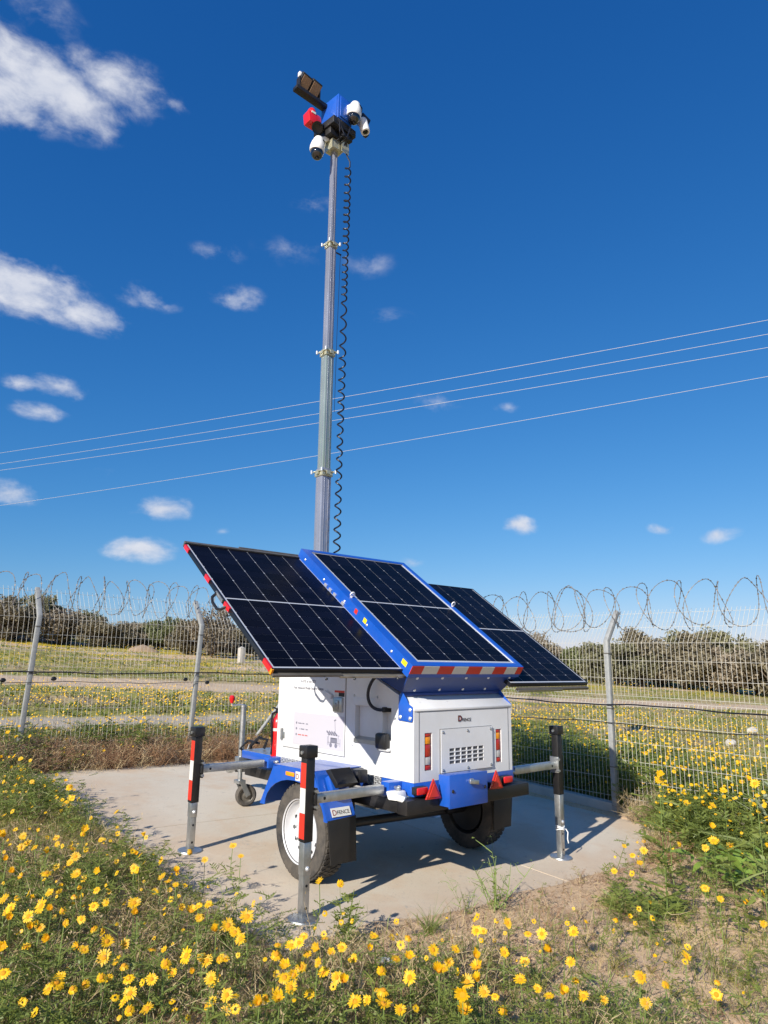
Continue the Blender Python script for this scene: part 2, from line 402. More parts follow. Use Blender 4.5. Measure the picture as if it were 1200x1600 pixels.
# ------------------------------------------------------------------ the setting: ground, pad, tracks
GU, GV = -0.0252, 0.0543
PAD = (-1.8, 3.42, -1.36, 4.2)
def sat(x):
    a = np.abs(x); return np.sign(x) * np.where(a < 75, a, 75 + 40 * np.tanh((a - 75) / 40))
def wob(x, y, s, seed):
    r = np.random.RandomState(seed); t = 0
    for k in range(6):
        a = r.uniform(0, 6.28); f = s * (1.0 + .75 * k) ; t = t + np.sin((x * np.cos(a) + y * np.sin(a)) * f + r.uniform(0, 6.28)) / (1 + .6 * k)
    return t / 2.6
def plane(x, y): return GU * sat(x) + GV * sat(y)
def gz(x, y, detail=True):
    x = np.asarray(x, float); y = np.asarray(y, float)
    z = plane(x, y)
    r = np.hypot(x - .8, y - 1.4)
    dx = np.maximum(np.maximum(PAD[0] - x, x - PAD[1]), 0); dy = np.maximum(np.maximum(PAD[2] - y, y - PAD[3]), 0)
    ins = np.minimum(np.minimum(x - PAD[0], PAD[1] - x), np.minimum(y - PAD[2], PAD[3] - y))
    sd = np.where(ins > 0, -ins, np.hypot(dx, dy))
    sdn = sd + .20 * wob(x, y, 1.7, 5) + .05 * wob(x, y, 7, 6)
    z = z + np.where(sdn > 0, .012 + .03 * np.minimum(sdn / .5, 1), np.maximum(-.06, .012 + sdn * .35))
    out = np.clip((sd - .1) / .8, 0, 1)
    z = z + out * (.025 * wob(x, y, 3.1, 1) + .012 * wob(x, y, 11, 2))
    far = np.clip((r - 14) / 25, 0, 1)
    z = z + far * (.16 * wob(x, y, .23, 3) + .06 * wob(x, y, .9, 4))
    z = z + 1.3 * np.exp(-(((x - 8) / 9) ** 2 + ((y - 66) / 6) ** 2))
    return z
def gzs(x, y): return float(gz(np.array([x]), np.array([y]))[0])

def axis(c0, c1, step, lim):
    a = list(np.arange(c0, c1, step)); s = step; x = a[-1]
    while x < lim: s *= 1.13; x += s; a.append(x)
    s = step; x = a[0]; b = []
    while x > -lim: s *= 1.13; x -= s; b.append(x)
    return np.array(b[::-1] + a)
ax = axis(-4.4, 5.4, .055, 3000); ay = axis(-4.2, 5.6, .055, 3000)
XX, YY = np.meshgrid(ax, ay)
ZZ = gz(XX, YY)
V = np.stack([XX.ravel(), YY.ravel(), ZZ.ravel()], 1)
nx, ny = len(ax), len(ay)
I = np.arange(nx * ny).reshape(ny, nx)
F = np.stack([I[:-1, :-1].ravel(), I[:-1, 1:].ravel(), I[1:, 1:].ravel(), I[1:, :-1].ravel()], 1)

gm = bpy.data.materials.new('sandy_field_soil'); gm.use_nodes = True
nt = gm.node_tree; L = nt.links.new; N = nt.nodes.new
pb = nt.nodes['Principled BSDF']; pb.inputs['Roughness'].default_value = .95; pb.inputs['Specular IOR Level'].default_value = .2
geo = N('ShaderNodeNewGeometry'); sx = N('ShaderNodeSeparateXYZ'); L(geo.outputs['Position'], sx.inputs[0])
def noise(scale, detail=6, rough=.6, sc=None):
    n = N('ShaderNodeTexNoise'); n.inputs['Scale'].default_value = scale; n.inputs['Detail'].default_value = detail; n.inputs['Roughness'].default_value = rough
    if sc:
        mp = N('ShaderNodeMapping'); mp.inputs['Scale'].default_value = sc; mp.inputs['Rotation'].default_value = (0, 0, .27); L(geo.outputs['Position'], mp.inputs['Vector']); L(mp.outputs[0], n.inputs['Vector'])
    else: L(geo.outputs['Position'], n.inputs['Vector'])
    return n.outputs['Fac']
def math_(op, a, b=None, c=None):
    n = N('ShaderNodeMath'); n.operation = op
    for i, q in enumerate((a, b, c)):
        if q is None: continue
        if isinstance(q, (int, float)): n.inputs[i].default_value = q
        else: L(q, n.inputs[i])
    return n.outputs[0]
def mapr(v, a, b, c=0, d=1, smooth=True):
    n = N('ShaderNodeMapRange'); n.interpolation_type = 'SMOOTHSTEP' if smooth else 'LINEAR'
    for k, q in zip(('From Min', 'From Max', 'To Min', 'To Max'), (a, b, c, d)): n.inputs[k].default_value = q
    L(v, n.inputs['Value']); return n.outputs[0]
def mixc(f, a, b):
    n = N('ShaderNodeMix'); n.data_type = 'RGBA'
    if isinstance(f, (int, float)): n.inputs[0].default_value = f
    else: L(f, n.inputs[0])
    for i, q in ((6, a), (7, b)):
        if isinstance(q, tuple): n.inputs[i].default_value = (*q, 1)
        else: L(q, n.inputs[i])
    return n.outputs[2]
soil = mixc(noise(9, 8, .7), (.54, .36, .21), (.76, .55, .345))
soil = mixc(mapr(noise(46, 4, .7), .56, .66), soil, (.30, .20, .12))
soil = mixc(mapr(noise(75, 3, .6), .60, .68), soil, (.60, .50, .38))
# beyond the fence: growth in bands, two sandy tracks
line = math_('ADD', sx.outputs['Y'], math_('MULTIPLY', sx.outputs['X'], .2756))       # 18.2 along the track
wobn = math_('MULTIPLY_ADD', noise(.16, 3), 3.0, -1.5)
lw = math_('ADD', line, wobn)
green = mixc(noise(1.4, 7, .7), (.19, .20, .045), (.38, .33, .09))
straw_ = mixc(noise(2.3, 7, .7), (.34, .26, .12), (.54, .41, .215))
patch = mapr(noise(.33, 5, .6, (.5, 1.6, 1)), .42, .60)
field = mixc(patch, green, straw_)
yellow = mixc(noise(3.0, 6, .7), (.62, .44, .02), (.36, .31, .05))
ypatch = mapr(noise(.22, 5, .65, (.6, 1.8, 1)), .47, .56)
ydist = mapr(line, 24, 30)
field = mixc(math_('MULTIPLY', ypatch, ydist), field, yellow)
sand = mixc(noise(2.0, 7, .7), (.50, .36, .235), (.62, .475, .32))
trk = math_('MULTIPLY', mapr(lw, 15.9, 16.7), mapr(lw, 20.5, 19.7))
field = mixc(trk, field, sand)
spatch = math_('MULTIPLY', mapr(noise(.12, 4, .6, (.45, 1.9, 1)), .48, .55), mapr(line, 29, 33))
field = mixc(spatch, field, sand)
p2 = math_('MULTIPLY', mapr(math_('ADD', sx.outputs['Y'], math_('MULTIPLY_ADD', noise(.5, 3), 1.2, -.6)), 7.3, 7.8), mapr(sx.outputs['Y'], 9.3, 8.7))
p2 = math_('MULTIPLY', p2, mapr(sx.outputs['X'], 4.5, 3.0))
field = mixc(p2, field, mixc(noise(6, 7, .7), (.36, .30, .22), (.52, .44, .33)))
outside = math_('MAXIMUM', mapr(sx.outputs['Y'], 4.8, 5.3), mapr(sx.outputs['X'], 3.55, 4.0))
base = mixc(outside, soil, field)
L(base, pb.inputs['Base Color'])
bp = N('ShaderNodeBump'); bp.inputs['Strength'].default_value = .7; bp.inputs['Distance'].default_value = .02
L(math_('ADD', noise(28, 8, .75), math_('MULTIPLY', noise(110, 3), .4)), bp.inputs['Height']); L(bp.outputs[0], pb.inputs['Normal'])
me = raw_mesh('ground', V, F, gm); me.polygons.foreach_set('use_smooth', [True] * len(me.polygons))
tag(link('ground', me), 'sandy soil and weedy field rising gently to the left', kind='structure')

# concrete pad: a slab laid to the fall of the ground
cm_ = bpy.data.materials.new('pad_concrete'); cm_.use_nodes = True
nt = cm_.node_tree; L = nt.links.new; N = nt.nodes.new
pb = nt.nodes['Principled BSDF']; pb.inputs['Roughness'].default_value = .88; pb.inputs['Specular IOR Level'].default_value = .25
geo = N('ShaderNodeNewGeometry'); sx = N('ShaderNodeSeparateXYZ'); L(geo.outputs['Position'], sx.inputs[0])
cbase = mixc(noise(1.3, 7, .65), (.56, .485, .37), (.69, .61, .485))
cbase = mixc(mapr(noise(.9, 8, .72), .47, .62), cbase, (.60, .475, .34))
edge = math_('MAXIMUM', mapr(math_('ADD', sx.outputs['X'], math_('MULTIPLY', noise(1.6, 6), 1.6)), .2, -1.0), mapr(math_('ADD', sx.outputs['Y'], math_('MULTIPLY', noise(1.9, 6), 1.4)), .1, -.7))
cbase = mixc(math_('MULTIPLY', edge, .75), cbase, mixc(noise(14, 6, .7), (.50, .37, .25), (.64, .50, .36)))        # blown sand
cbase = mixc(mapr(noise(70, 3), .60, .72), cbase, (.42, .375, .31))
cbase = mixc(mapr(noise(5, 9, .8), .60, .68), cbase, (.43, .385, .32))
cbase = mixc(mapr(noise(1.1, 9, .85), .58, .66, 0, .6), cbase, (.38, .32, .25))
L(cbase, pb.inputs['Base Color'])
bp = N('ShaderNodeBump'); bp.inputs['Strength'].default_value = .35; bp.inputs['Distance'].default_value = .006
L(noise(60, 6, .7), bp.inputs['Height']); L(bp.outputs[0], pb.inputs['Normal'])
m = MB()
xs = [PAD[0] - .12, .85, .862, PAD[1] + .04]; ys = [PAD[2] - .12, 1.42, 1.432, PAD[3] + .12]
for i in range(3):
    for j in range(3):
        dz = -.012 if (i == 1 or j == 1) else 0
        q = [(xs[i], ys[j]), (xs[i + 1], ys[j]), (xs[i + 1], ys[j + 1]), (xs[i], ys[j + 1])]
        zt = [GU * a + GV * b + dz for a, b in q]
        m.add([(a, b, z) for (a, b), z in zip(q, zt)] + [(a, b, z - .14) for (a, b), z in zip(q, zt)], [(0, 1, 2, 3), (7, 6, 5, 4), (0, 4, 5, 1), (1, 5, 6, 2), (2, 6, 7, 3), (3, 7, 4, 0)])
me = bpy.data.meshes.new('concrete_pad'); me.from_pydata(m.v, [], m.f); me.materials.append(cm_); me.update()
tag(link('concrete_pad', me), 'pale sand-dusted concrete pad under the trailer', kind='structure')
# ------------------------------------------------------------------ the surveillance trailer
T = thing('surveillance_trailer', (0, -.3, 0), 'white and blue towed surveillance trailer with solar panels and tall camera mast', 'trailer')
UL, UR, VR, VF = -.569, .531, -1.1, .714       # body sides, rear, front
ZB = .735
# body shell
b = MB()
lampL, lampR = (-.462, -.385, .808, 1.070), (.332, .402, .806, 1.060)
b.holes('y', VR, UL, UR, ZB, 1.238, [lampL, lampR], .03)
chan, hatch = (-.853, -.752, 1.0, 1.236), (-.682, -.418, .975, 1.236)
b.holes('x', UL, VR, VF, ZB, 1.238, [chan, hatch], .05)
prof = [(VR, 1.238), (-.949, 1.327), (-.743, 1.416), (-.1, 1.70), (VF, 1.70), (VF, 1.238)]
b.add([(UL, y, z) for y, z in prof], [tuple(range(6))])
full = [(VR, ZB)] + prof[:5] + [(VF, ZB)]
b.add([(UR, y, z) for y, z in full], [tuple(range(7))])
for (y0, z0), (y1, z1) in zip(prof[:4], prof[1:5]): b.add([(UL, y0, z0), (UR, y0, z0), (UR, y1, z1), (UL, y1, z1)], [(0, 1, 2, 3)])
b.add([(UL, VF, ZB), (UR, VF, ZB), (UR, VF, 1.70), (UL, VF, 1.70)], [(0, 1, 2, 3)])
b.add([(UL, VF, ZB), (UR, VF, ZB), (UR, VR, ZB), (UL, VR, ZB)], [(0, 1, 2, 3)])
body = b.build('body', 'white', T, smooth=False)
tag(body, 'white sheet metal housing with sloped roof')
# corner trims and roof lip
for x in (UL + .05, UR - .042):
    MB().box(x - .0015, x + .0015, VR - .002, VR + .01, ZB + .005, 1.222).build('seam', 'gapline', body)
MB().box(UL + .03, UR - .03, VR - .0018, VR + .01, 1.218, 1.2215).build('seam', 'gapline', body)
m = MB()
m.prism([(VR - .006, 1.226), (VR - .006, 1.243), (-.955, 1.334), (-.945, 1.322)], UL - .004, UR + .004)
rl = m.build('roof_lip', 'white', body, bevel=.003)
def bolt(p, axis, r=.009, h=.006, material='alu', parent=None, name='bolt'):
    a = Vector(axis).normalized(); p = Vector(p)
    return MB().lathe([(0, h), (r * .6, h), (r, h * .55), (r * 1.25, h * .3), (r * 1.25, 0), (0, 0)], p, a, 10).build(name, material, parent)
for k in range(4):
    x = UL + .12 + k * .29; bolt((x, -1.035, 1.281), (0, -.5, .86), .007, .005, 'alu', body)
# side door on a dark plate that paints its gap's shadow line
MB().box(UL - .0015, UL + .004, -.296, .611, .826, 1.46).build('seam_gap_shadow', 'gapline', body)
MB().box(UL - .007, UL + .003, -.290, .605, .832, 1.455).build('side_door', 'white', body, bevel=.002)
MB().box(UL - .014, UL, .575, .60, .90, .955).build('hinge', 'zinc', body, bevel=.003)
MB().cyl((UL - .012, .626, .885), (UL - .012, .626, .985), .010, n=10).box(UL - .008, UL, .61, .65, .89, .98).build('hinge', 'zinc', body)
dx = UL - .008
tag(MB().box(dx - .001, dx + .003, -.284, .438, .868, 1.138).build('sticker', 'sticker', body), 'pale sticker with contact lines and a trailer drawing')
RS = (math.pi / 2, 0, -math.pi / 2)
text('lettering', 'A-EYE in the SKY', .034, (dx - .0005, .350, 1.392), RS, 'print', body, sx=.93)
text('lettering', 'Your Advanced Mobile Security System', .033, (dx - .0005, .463, 1.335), RS, 'print', body, sx=.86)
def dash(y, z, n, w, h, material, seed):
    r = random.Random(seed); m = MB()
    for k in range(n):
        if r.random() < .8: m.box(dx - .0022, dx - .0008, y - w * .82, y, z, z + h * r.uniform(.7, 1))
        y -= w
    return m.build('print_line', material, body, smooth=False)
for z, mt, sd_ in ((1.042, 'print', 1), (.995, 'print', 2), (.946, 'printr', 3)):
    dash(.365, z, 14, .0105, .010, mt, sd_)
    MB().cyl((dx - .0008, .392, z + .005), (dx - .0022, .392, z + .005), .010, n=12).build('print_icon', 'print', body)
m = MB(); X0, X1 = dx - .0022, dx - .0008        # line drawing of the trailer on the sticker
def ln(y0, z0, y1, z1, w=.003):
    d = Vector((0, y1 - y0, z1 - z0)).normalized(); n = Vector((0, -d.z, d.y)) * w / 2
    P = [Vector((X0, y0, z0)) - n, Vector((X0, y1, z1)) - n, Vector((X0, y1, z1)) + n, Vector((X0, y0, z0)) + n]
    m.add(P + [p + Vector((X1 - X0, 0, 0)) for p in P], [(0, 1, 2, 3), (7, 6, 5, 4), (0, 4, 5, 1), (1, 5, 6, 2), (2, 6, 7, 3), (3, 7, 4, 0)])
ln(-.175, 1.0, -.165, 1.105); ln(-.155, 1.098, -.18, 1.108, .01)
for k in range(4): ln(-.10 - k * .033, .985, -.075 - k * .033 + .02, 1.012, .014)
for a in ((-.07, .985, -.23, .985), (-.085, .985, -.085, .905), (-.215, .985, -.215, .905), (-.07, .925, -.24, .925), (-.12, .96, -.19, .96), (-.07, .97, -.07, .9), (-.24, .96, -.24, .9)): ln(*a)
for y in (-.115, -.185): m.cyl((X0, y, .905), (X1, y, .905), .018, n=12)
m.box(X0, X1, -.20, -.11, .925, .965)
m.build('print_drawing', 'print', body, smooth=False)
def warn(y0, y1, z0, z1):
    x = UL + (.0 if y0 > -.3 else .05) - .008
    w = MB().box(x, x + .004, y1, y0, z0, z1).build('warning_sticker', 'whtape', body)
    MB().box(x - .001, x + .002, y1, y0, z1 - (z1 - z0) * .35, z1).build('warning_band', 'redtape', body)
    MB().box(x - .001, x + .002, y1, y0 + (y1 - y0) * .42, z0, z1 - (z1 - z0) * .36).build('warning_text_block', 'logok', body)
warn(-.150, -.283, 1.294, 1.342)
warn(-.430, -.575, 1.203, 1.228)
# door latch
m = MB(); m.box(UL - .03, UL - .004, -.272, -.150, 1.170, 1.288)
la = m.build('latch', 'zinc', body, bevel=.008)
MB().box(UL - .042, UL - .026, -.235, -.185, 1.195, 1.265).cyl((UL - .03, -.21, 1.23), (UL - .055, -.21, 1.23), .016, n=14).build('latch_handle', 'zinc', body, bevel=.004)
MB().obox((UL - .025, -.085, 1.305), (.012, 0, 0), (0, .050, .018), (0, -.006, .016)).build('door_handle', 'white', body, bevel=.004)
# hatch plate, sill, screws
MB().box(UL + .040, UL + .052, -.676, -.424, 1.0, 1.232).build('hatch_plate', 'white', body, bevel=.002)
MB().prism([(UL - .012, .985), (UL + .05, 1.005), (UL + .05, .975), (UL - .012, .955)], -.682, -.418, 'xz').build('hatch_sill', 'zinc', body)
MB().box(UL - .003, UL + .002, -.70, -.395, 1.238, 1.300).build('hatch_trim', 'white', body, bevel=.001)
for y, z in ((-.402, 1.31), (-.69, 1.31), (-.39, .935), (-.70, .93)): bolt((UL, y, z), (-1, 0, 0), .008, .006, 'zinc', body)
for y in (-.955, -.985): bolt((UL, y, .835), (-1, 0, 0), .006, .004, 'alu', body)
# socket box and the panel cable
MB().box(UL - .055, UL + .001, -.846, -.722, .938, 1.053).build('socket_box', 'blackp', body, bevel=.018)
MB().box(UL - .03, UL + .001, -.856, -.735, .925, .945).build('socket_base', 'white', body, bevel=.006)
MB().cyl((UL + .04, -.80, 1.222), (UL - .03, -.79, 1.222), .02, n=14).build('cable_gland', 'blackp', body)
pts = []
for k in range(17):
    t = k / 16; a = Vector((UL - .02, -.792, 1.222)); c1 = Vector((UL - .07, -.60, 1.19)); c2 = Vector((UL - .09, -.62, 1.42)); e = Vector((UL - .03, -.77, 1.50))
    pts.append(a * (1 - t) ** 3 + c1 * 3 * t * (1 - t) ** 2 + c2 * 3 * t * t * (1 - t) + e * t ** 3)
MB().tube(pts, .0125, 10).build('panel_cable', 'cable', T)
# blue corner bracket
m = MB().prism([(-.940, 1.155), (-1.088, 1.148), (-1.096, 1.17), (-1.096, 1.255), (-1.055, 1.275), (-1.04, 1.30), (-.985, 1.36), (-.945, 1.33)], UL - .012, UL - .004)
br = m.build('corner_bracket', 'blue', T, bevel=.004)
for y, z in ((-.965, 1.18), (-1.07, 1.175), (-1.07, 1.235)): bolt((UL - .012, y, z), (-1, 0, 0), .012, .008, 'alu', br)
m = MB().prism([(-.940, 1.155), (-1.088, 1.148), (-1.096, 1.255), (-1.04, 1.30), (-.985, 1.36), (-.945, 1.33)], UR + .004, UR + .012)
m.build('corner_bracket', 'blue', T, bevel=.004)
# rear: lettering, vent, tail lights
RR = (math.pi / 2, 0, 0)
def logo(x, z, s, y, parent, rot=RR, d=(1, 0, 0)):
    d = Vector(d); n = Vector((0, -1, 0)) if abs(d.x) > .5 else Vector((-1, 0, 0))
    p = Vector((x, y, z)) if abs(d.x) > .5 else Vector((y, x, z))
    text('emblem', 'D', s * 1.0, p + n * .001, rot, 'logok', parent, sx=1.05, ext=.0005)
    text('emblem', 'D', s * .80, p + d * s * .10 + Vector((0, 0, s * .07)) + n * .002, rot, 'logor', parent, sx=.9, ext=.0005)
    for k in range(2): pass
    text('lettering', 'FENCE', s * .50, p + d * s * .80 + n * .001, rot, 'logok', parent, ext=.0005)
logo(-.112, 1.137, .066, VR - .002, body)
VP = (-.304, .274, .780, 1.088)
MB().box(-.20 - .02, .172 + .01, VR - .004, VR + .004, .832, .957).build('vent_hole_dark', 'hole', body)  # added black sheet stands in for the shaded inside of the slots
m = MB(); xs_ = [VP[0]]; zs_ = [VP[2]]
hx = [(-.216 + k * .0655, -.216 + k * .0655 + .0545) for k in range(6)]; hz = [(.838 + k * .0295, .838 + k * .0295 + .0215) for k in range(4)]
A = sorted({VP[0], VP[1], *[q for h in hx for q in h]}); B = sorted({VP[2], VP[3], *[q for h in hz for q in h]})
for i in range(len(A) - 1):
    for j in range(len(B) - 1):
        ca, cb = (A[i] + A[i + 1]) / 2, (B[j] + B[j + 1]) / 2
        if any(h[0] < ca < h[1] for h in hx) and any(h[0] < cb < h[1] for h in hz): continue
        m.box(A[i], A[i + 1], VR - .014, VR - .008, B[j], B[j + 1])
bm_ = m
vp = MB(); vp.v, vp.f = bm_.v, bm_.f
tag(vp.build('vent_panel', 'white', body, smooth=False), 'bolted vent panel with four rows of six slots')
MB().box(VP[0] - .003, VP[1] + .003, VR - .006, VR - .001, VP[2] - .003, VP[3] + .003).build('vent_backing', 'gapline', body).hide_render = False  # dark plate behind the panel, slightly wider than it
for x, z in ((VP[0] + .02, VP[3] - .02), (-.015, VP[3] - .02), (VP[1] - .02, VP[3] - .02), (VP[0] + .02, VP[2] + .02), (-.015, VP[2] + .02), (VP[1] - .02, VP[2] + .02)):
    bolt((x, VR - .014, z), (0, -1, 0), .009, .007, 'zinc', body)
for (x0, x1, z0, z1), lab in ((lampL, 'tall tail light beside the blue corner bracket'), (lampR, 'tall tail light on the shaded right rear corner')):
    tl = MB().box(x0 + .006, x1 - .012, VR + .012, VR + .029, z0 + .004, z1 - .004).build('tail_light', 'redl', T, bevel=.003); tag(tl, lab)
    h = z1 - z0
    for nm, mt, a, c in (('red_lens', 'redl', .90, .985), ('amber_lens', 'amber', .70, .885), ('brake_lens', 'redl', .37, .68), ('clear_lens', 'clear', .15, .35), ('reflector_lens', 'redl', .02, .13)):
        MB().box(x0 + .009, x1 - .015, VR + .003, VR + .014, z0 + a * h, z0 + c * h).build(nm, mt, tl, bevel=.003)
# blue lower band and checker plates
MB().box(UL - .003, UR + .003, VR - .004, -.752, .642, ZB - .002).build('lower_band', 'blue', T, bevel=.003)
MB().box(UL + .01, UR - .01, -.752, .72, .635, ZB - .002).build('lower_frame', 'navy', T)
for y0, y1 in ((-.75, -.215), (.05, .715)):
    cp = MB().box(UL - .006, UL, y0, y1, .672, ZB - .003).build('checker_plate', 'check', T)
    m = MB(); k = 0; y = y0 + .02
    while y < y1 - .02:
        for j, z in enumerate((.682, .697, .712, .727)):
            s = 1 if (k + j) % 2 else -1
            m.obox((UL - .0065, y, z), (.002, 0, 0), (0, .013, .011 * s), (0, -.0025 * s, .003))
        y += .027; k += 1
    m.build('tread_pattern', 'alu', cp)
tag(MB().box(UL - .0055, UL - .002, -.955, -.915, .672, .705).build('yellow_sticker', 'yel', T), 'small yellow sticker beside the near outrigger')
MB().obox((UL - .09, -1.02, .655), (.06, .01, 0), (-.01, .04, 0), (0, .012, .028)).cyl((UL - .13, -1.05, .65), (UL - .10, -1.12, .635), .022, n=12).build('white_socket_cover', 'whitep', T, bevel=.01)
# black chassis
m = MB()
m.box(-.69, .66, -1.16, -1.06, .54, .634)
ch = m.build('rear_beam', 'black', T, bevel=.004)
for x in (-.69, .56):
    MB().box(x, x + .10, -1.06, 1.05, .545, .632).build('chassis_rail', 'black', T, bevel=.004)
for y in (.2, 1.0): MB().box(-.59, .56, y, y + .08, .55, .628).build('cross_member', 'black', T, bevel=.003)
MB().cyl((-.80, -.33, .345), (.80, -.33, .30), .035, n=14).box(-.62, -.54, -.40, -.26, .33, .55).box(.5, .58, -.40, -.26, .30, .55).build('axle', 'black', T)
MB().box(-.45, -.12, -.55, -.15, .46, .545).build('underbody_tray', 'zinc', T, bevel=.004)
# drawbar
MB().bar((-.60, 1.0, .585), (-.10, 2.05, .46), .07, .085).bar((.57, 1.0, .585), (.06, 2.05, .46), .07, .085).build('drawbar', 'black', T, bevel=.003)
MB().bar((-.02, 1.75, .475), (-.02, 2.35, .40), .08, .08).build('drawbar_tongue', 'black', T, bevel=.003)
MB().cyl((-.02, 2.32, .42), (-.02, 2.50, .39), .04, .05, n=14).sphere((-.02, 2.53, .38), .055).build('coupling', 'zinc', T)
m = MB().box(-.47, .43, .72, 1.50, .635, .705)
fd = m.build('front_deck', 'blue', T, bevel=.004)
MB().box(-.46, .42, .73, 1.49, .703, .709).build('deck_plate', 'check', fd)
MB().tube([(-.34, 1.55, .66), (-.36, 1.52, .74), (-.33, 1.42, .82), (-.27, 1.36, .80), (-.28, 1.40, .72)], .016, 8).tube([(-.30, 1.62, .62), (-.40, 1.66, .70), (-.36, 1.58, .78), (-.30, 1.46, .76)], .013, 8).build('hand_brake_lever', 'blackp', T)
# toolbox on the rear beam, triangles, marker lights
bx_ = MB().box(-.372, .022, -1.262, -1.15, .572, .785).build('rear_toolbox', 'blue', T, bevel=.006); tag(bx_, 'blue steel box hung on the rear beam')
MB().box(-.380, .030, -1.268, -1.255, .565, .790).build('box_lid', 'blue', bx_, bevel=.004)
MB().cyl((-.16, -1.268, .735), (-.16, -1.292, .735), .02, n=14).bar((-.185, -1.287, .735), (-.095, -1.292, .722), .012, .03).build('box_latch', 'zinc', bx_, bevel=.003)
for x in (-.345, .0): bolt((x, -1.268, .68), (0, -1, 0), .010, .008, 'black', bx_, 'box_screw')
for xc, lab in ((-.462, 'red warning triangle left of the blue box'), (.222, 'red warning triangle right of the blue box')):
    y = -1.195
    t3 = MB().prism([(xc - .078, .634), (xc + .078, .630), (xc, .768)], y, y + .014, 'xz').build('warning_triangle', 'redl', T, bevel=.003); tag(t3, lab)
    MB().prism([(xc - .05, .648), (xc + .05, .645), (xc, .735)], y - .004, y + .002, 'xz').build('triangle_reflector', 'redtape', t3)
    MB().box(xc - .02, xc + .02, y + .014, VR - .004, .645, .67).build('triangle_bracket', 'black', t3)
for x0, x1, z in ((-.605, -.485, .688), (.338, .458, .679)):
    ml = MB().box(x0 + .01, x1, -1.155, VR - .004, z - .026, z + .026).build('marker_light', 'blackp', T, bevel=.004)
    MB().box(x0 + .012, x1 - .002, -1.166, -1.15, z - .024, z + .024).build('marker_lens', 'red', ml, bevel=.008)
for x in (-.395, .088): MB().box(x - .012, x + .022, -1.168, -1.158, .645, .668).build('amber_reflector', 'amber', T, bevel=.003)
# wheels
def wheel(x, zc, s, lab):
    c = Vector((x, -.335, zc)); a = Vector((s, 0, 0))
    root = MB().lathe([(.216, -.10), (.225, -.10), (.30, -.108), (.322, -.10), (.331, -.078), (.331, .078), (.322, .10), (.30, .108), (.225, .10), (.216, .10), (.212, .06), (.212, -.06), (.216, -.10)], c, a, 56).build('wheel', 'rubber', T)
    tag(root, lab)
    m = MB()
    for k in range(46):
        for j, off in enumerate((-.070, -.025, .025, .070)):
            t = 2 * math.pi * (k + (.5 if j % 2 else 0)) / 46
            rad = Vector((0, math.cos(t), math.sin(t))); tan = Vector((0, -math.sin(t), math.cos(t)))
            m.obox(c + a * off + rad * .331, a * .021 + tan * .006 * (1 if j % 2 else -1), tan * .015, rad * .005)
    m.build('tread', 'rubber', root)
    rim = MB().lathe([(.214, .09), (.220, .104), (.226, .108), (.224, .099), (.210, .090), (.203, .062), (.190, .045), (.180, .036), (.155, .042), (.13, .055), (.10, .05), (.07, .075), (.052, .082), (.05, .10), (.0, .102)], c, a, 48).build('rim', 'rim', root)
    m = MB()
    for k in range(12):
        t = 2 * math.pi * k / 12; rad = Vector((0, math.cos(t), math.sin(t)))
        m.cyl(c + a * .030 + rad * .152, c + a * .0475 + rad * .152, .0145, n=12)
    m.build('rim_hole', 'blackp', root)
    m = MB()
    for k in range(5):
        t = 2 * math.pi * k / 5 + .3; rad = Vector((0, math.cos(t), math.sin(t)))
        m.cyl(c + a * .05 + rad * .072, c + a * .098 + rad * .072, .011, n=6)
    m.build('wheel_nut', 'zinc', root)
    MB().lathe([(.0, .0), (.188, .0), (.188, -.09), (.12, -.10), (.05, -.12), (0, -.12)], c, a, 32).build('brake_drum', 'black', root)
wheel(-.905, .342, -1, 'wheel with silver steel rim on the sunlit left side')
wheel(.885, .300, 1, 'wheel in the shade under the right side')
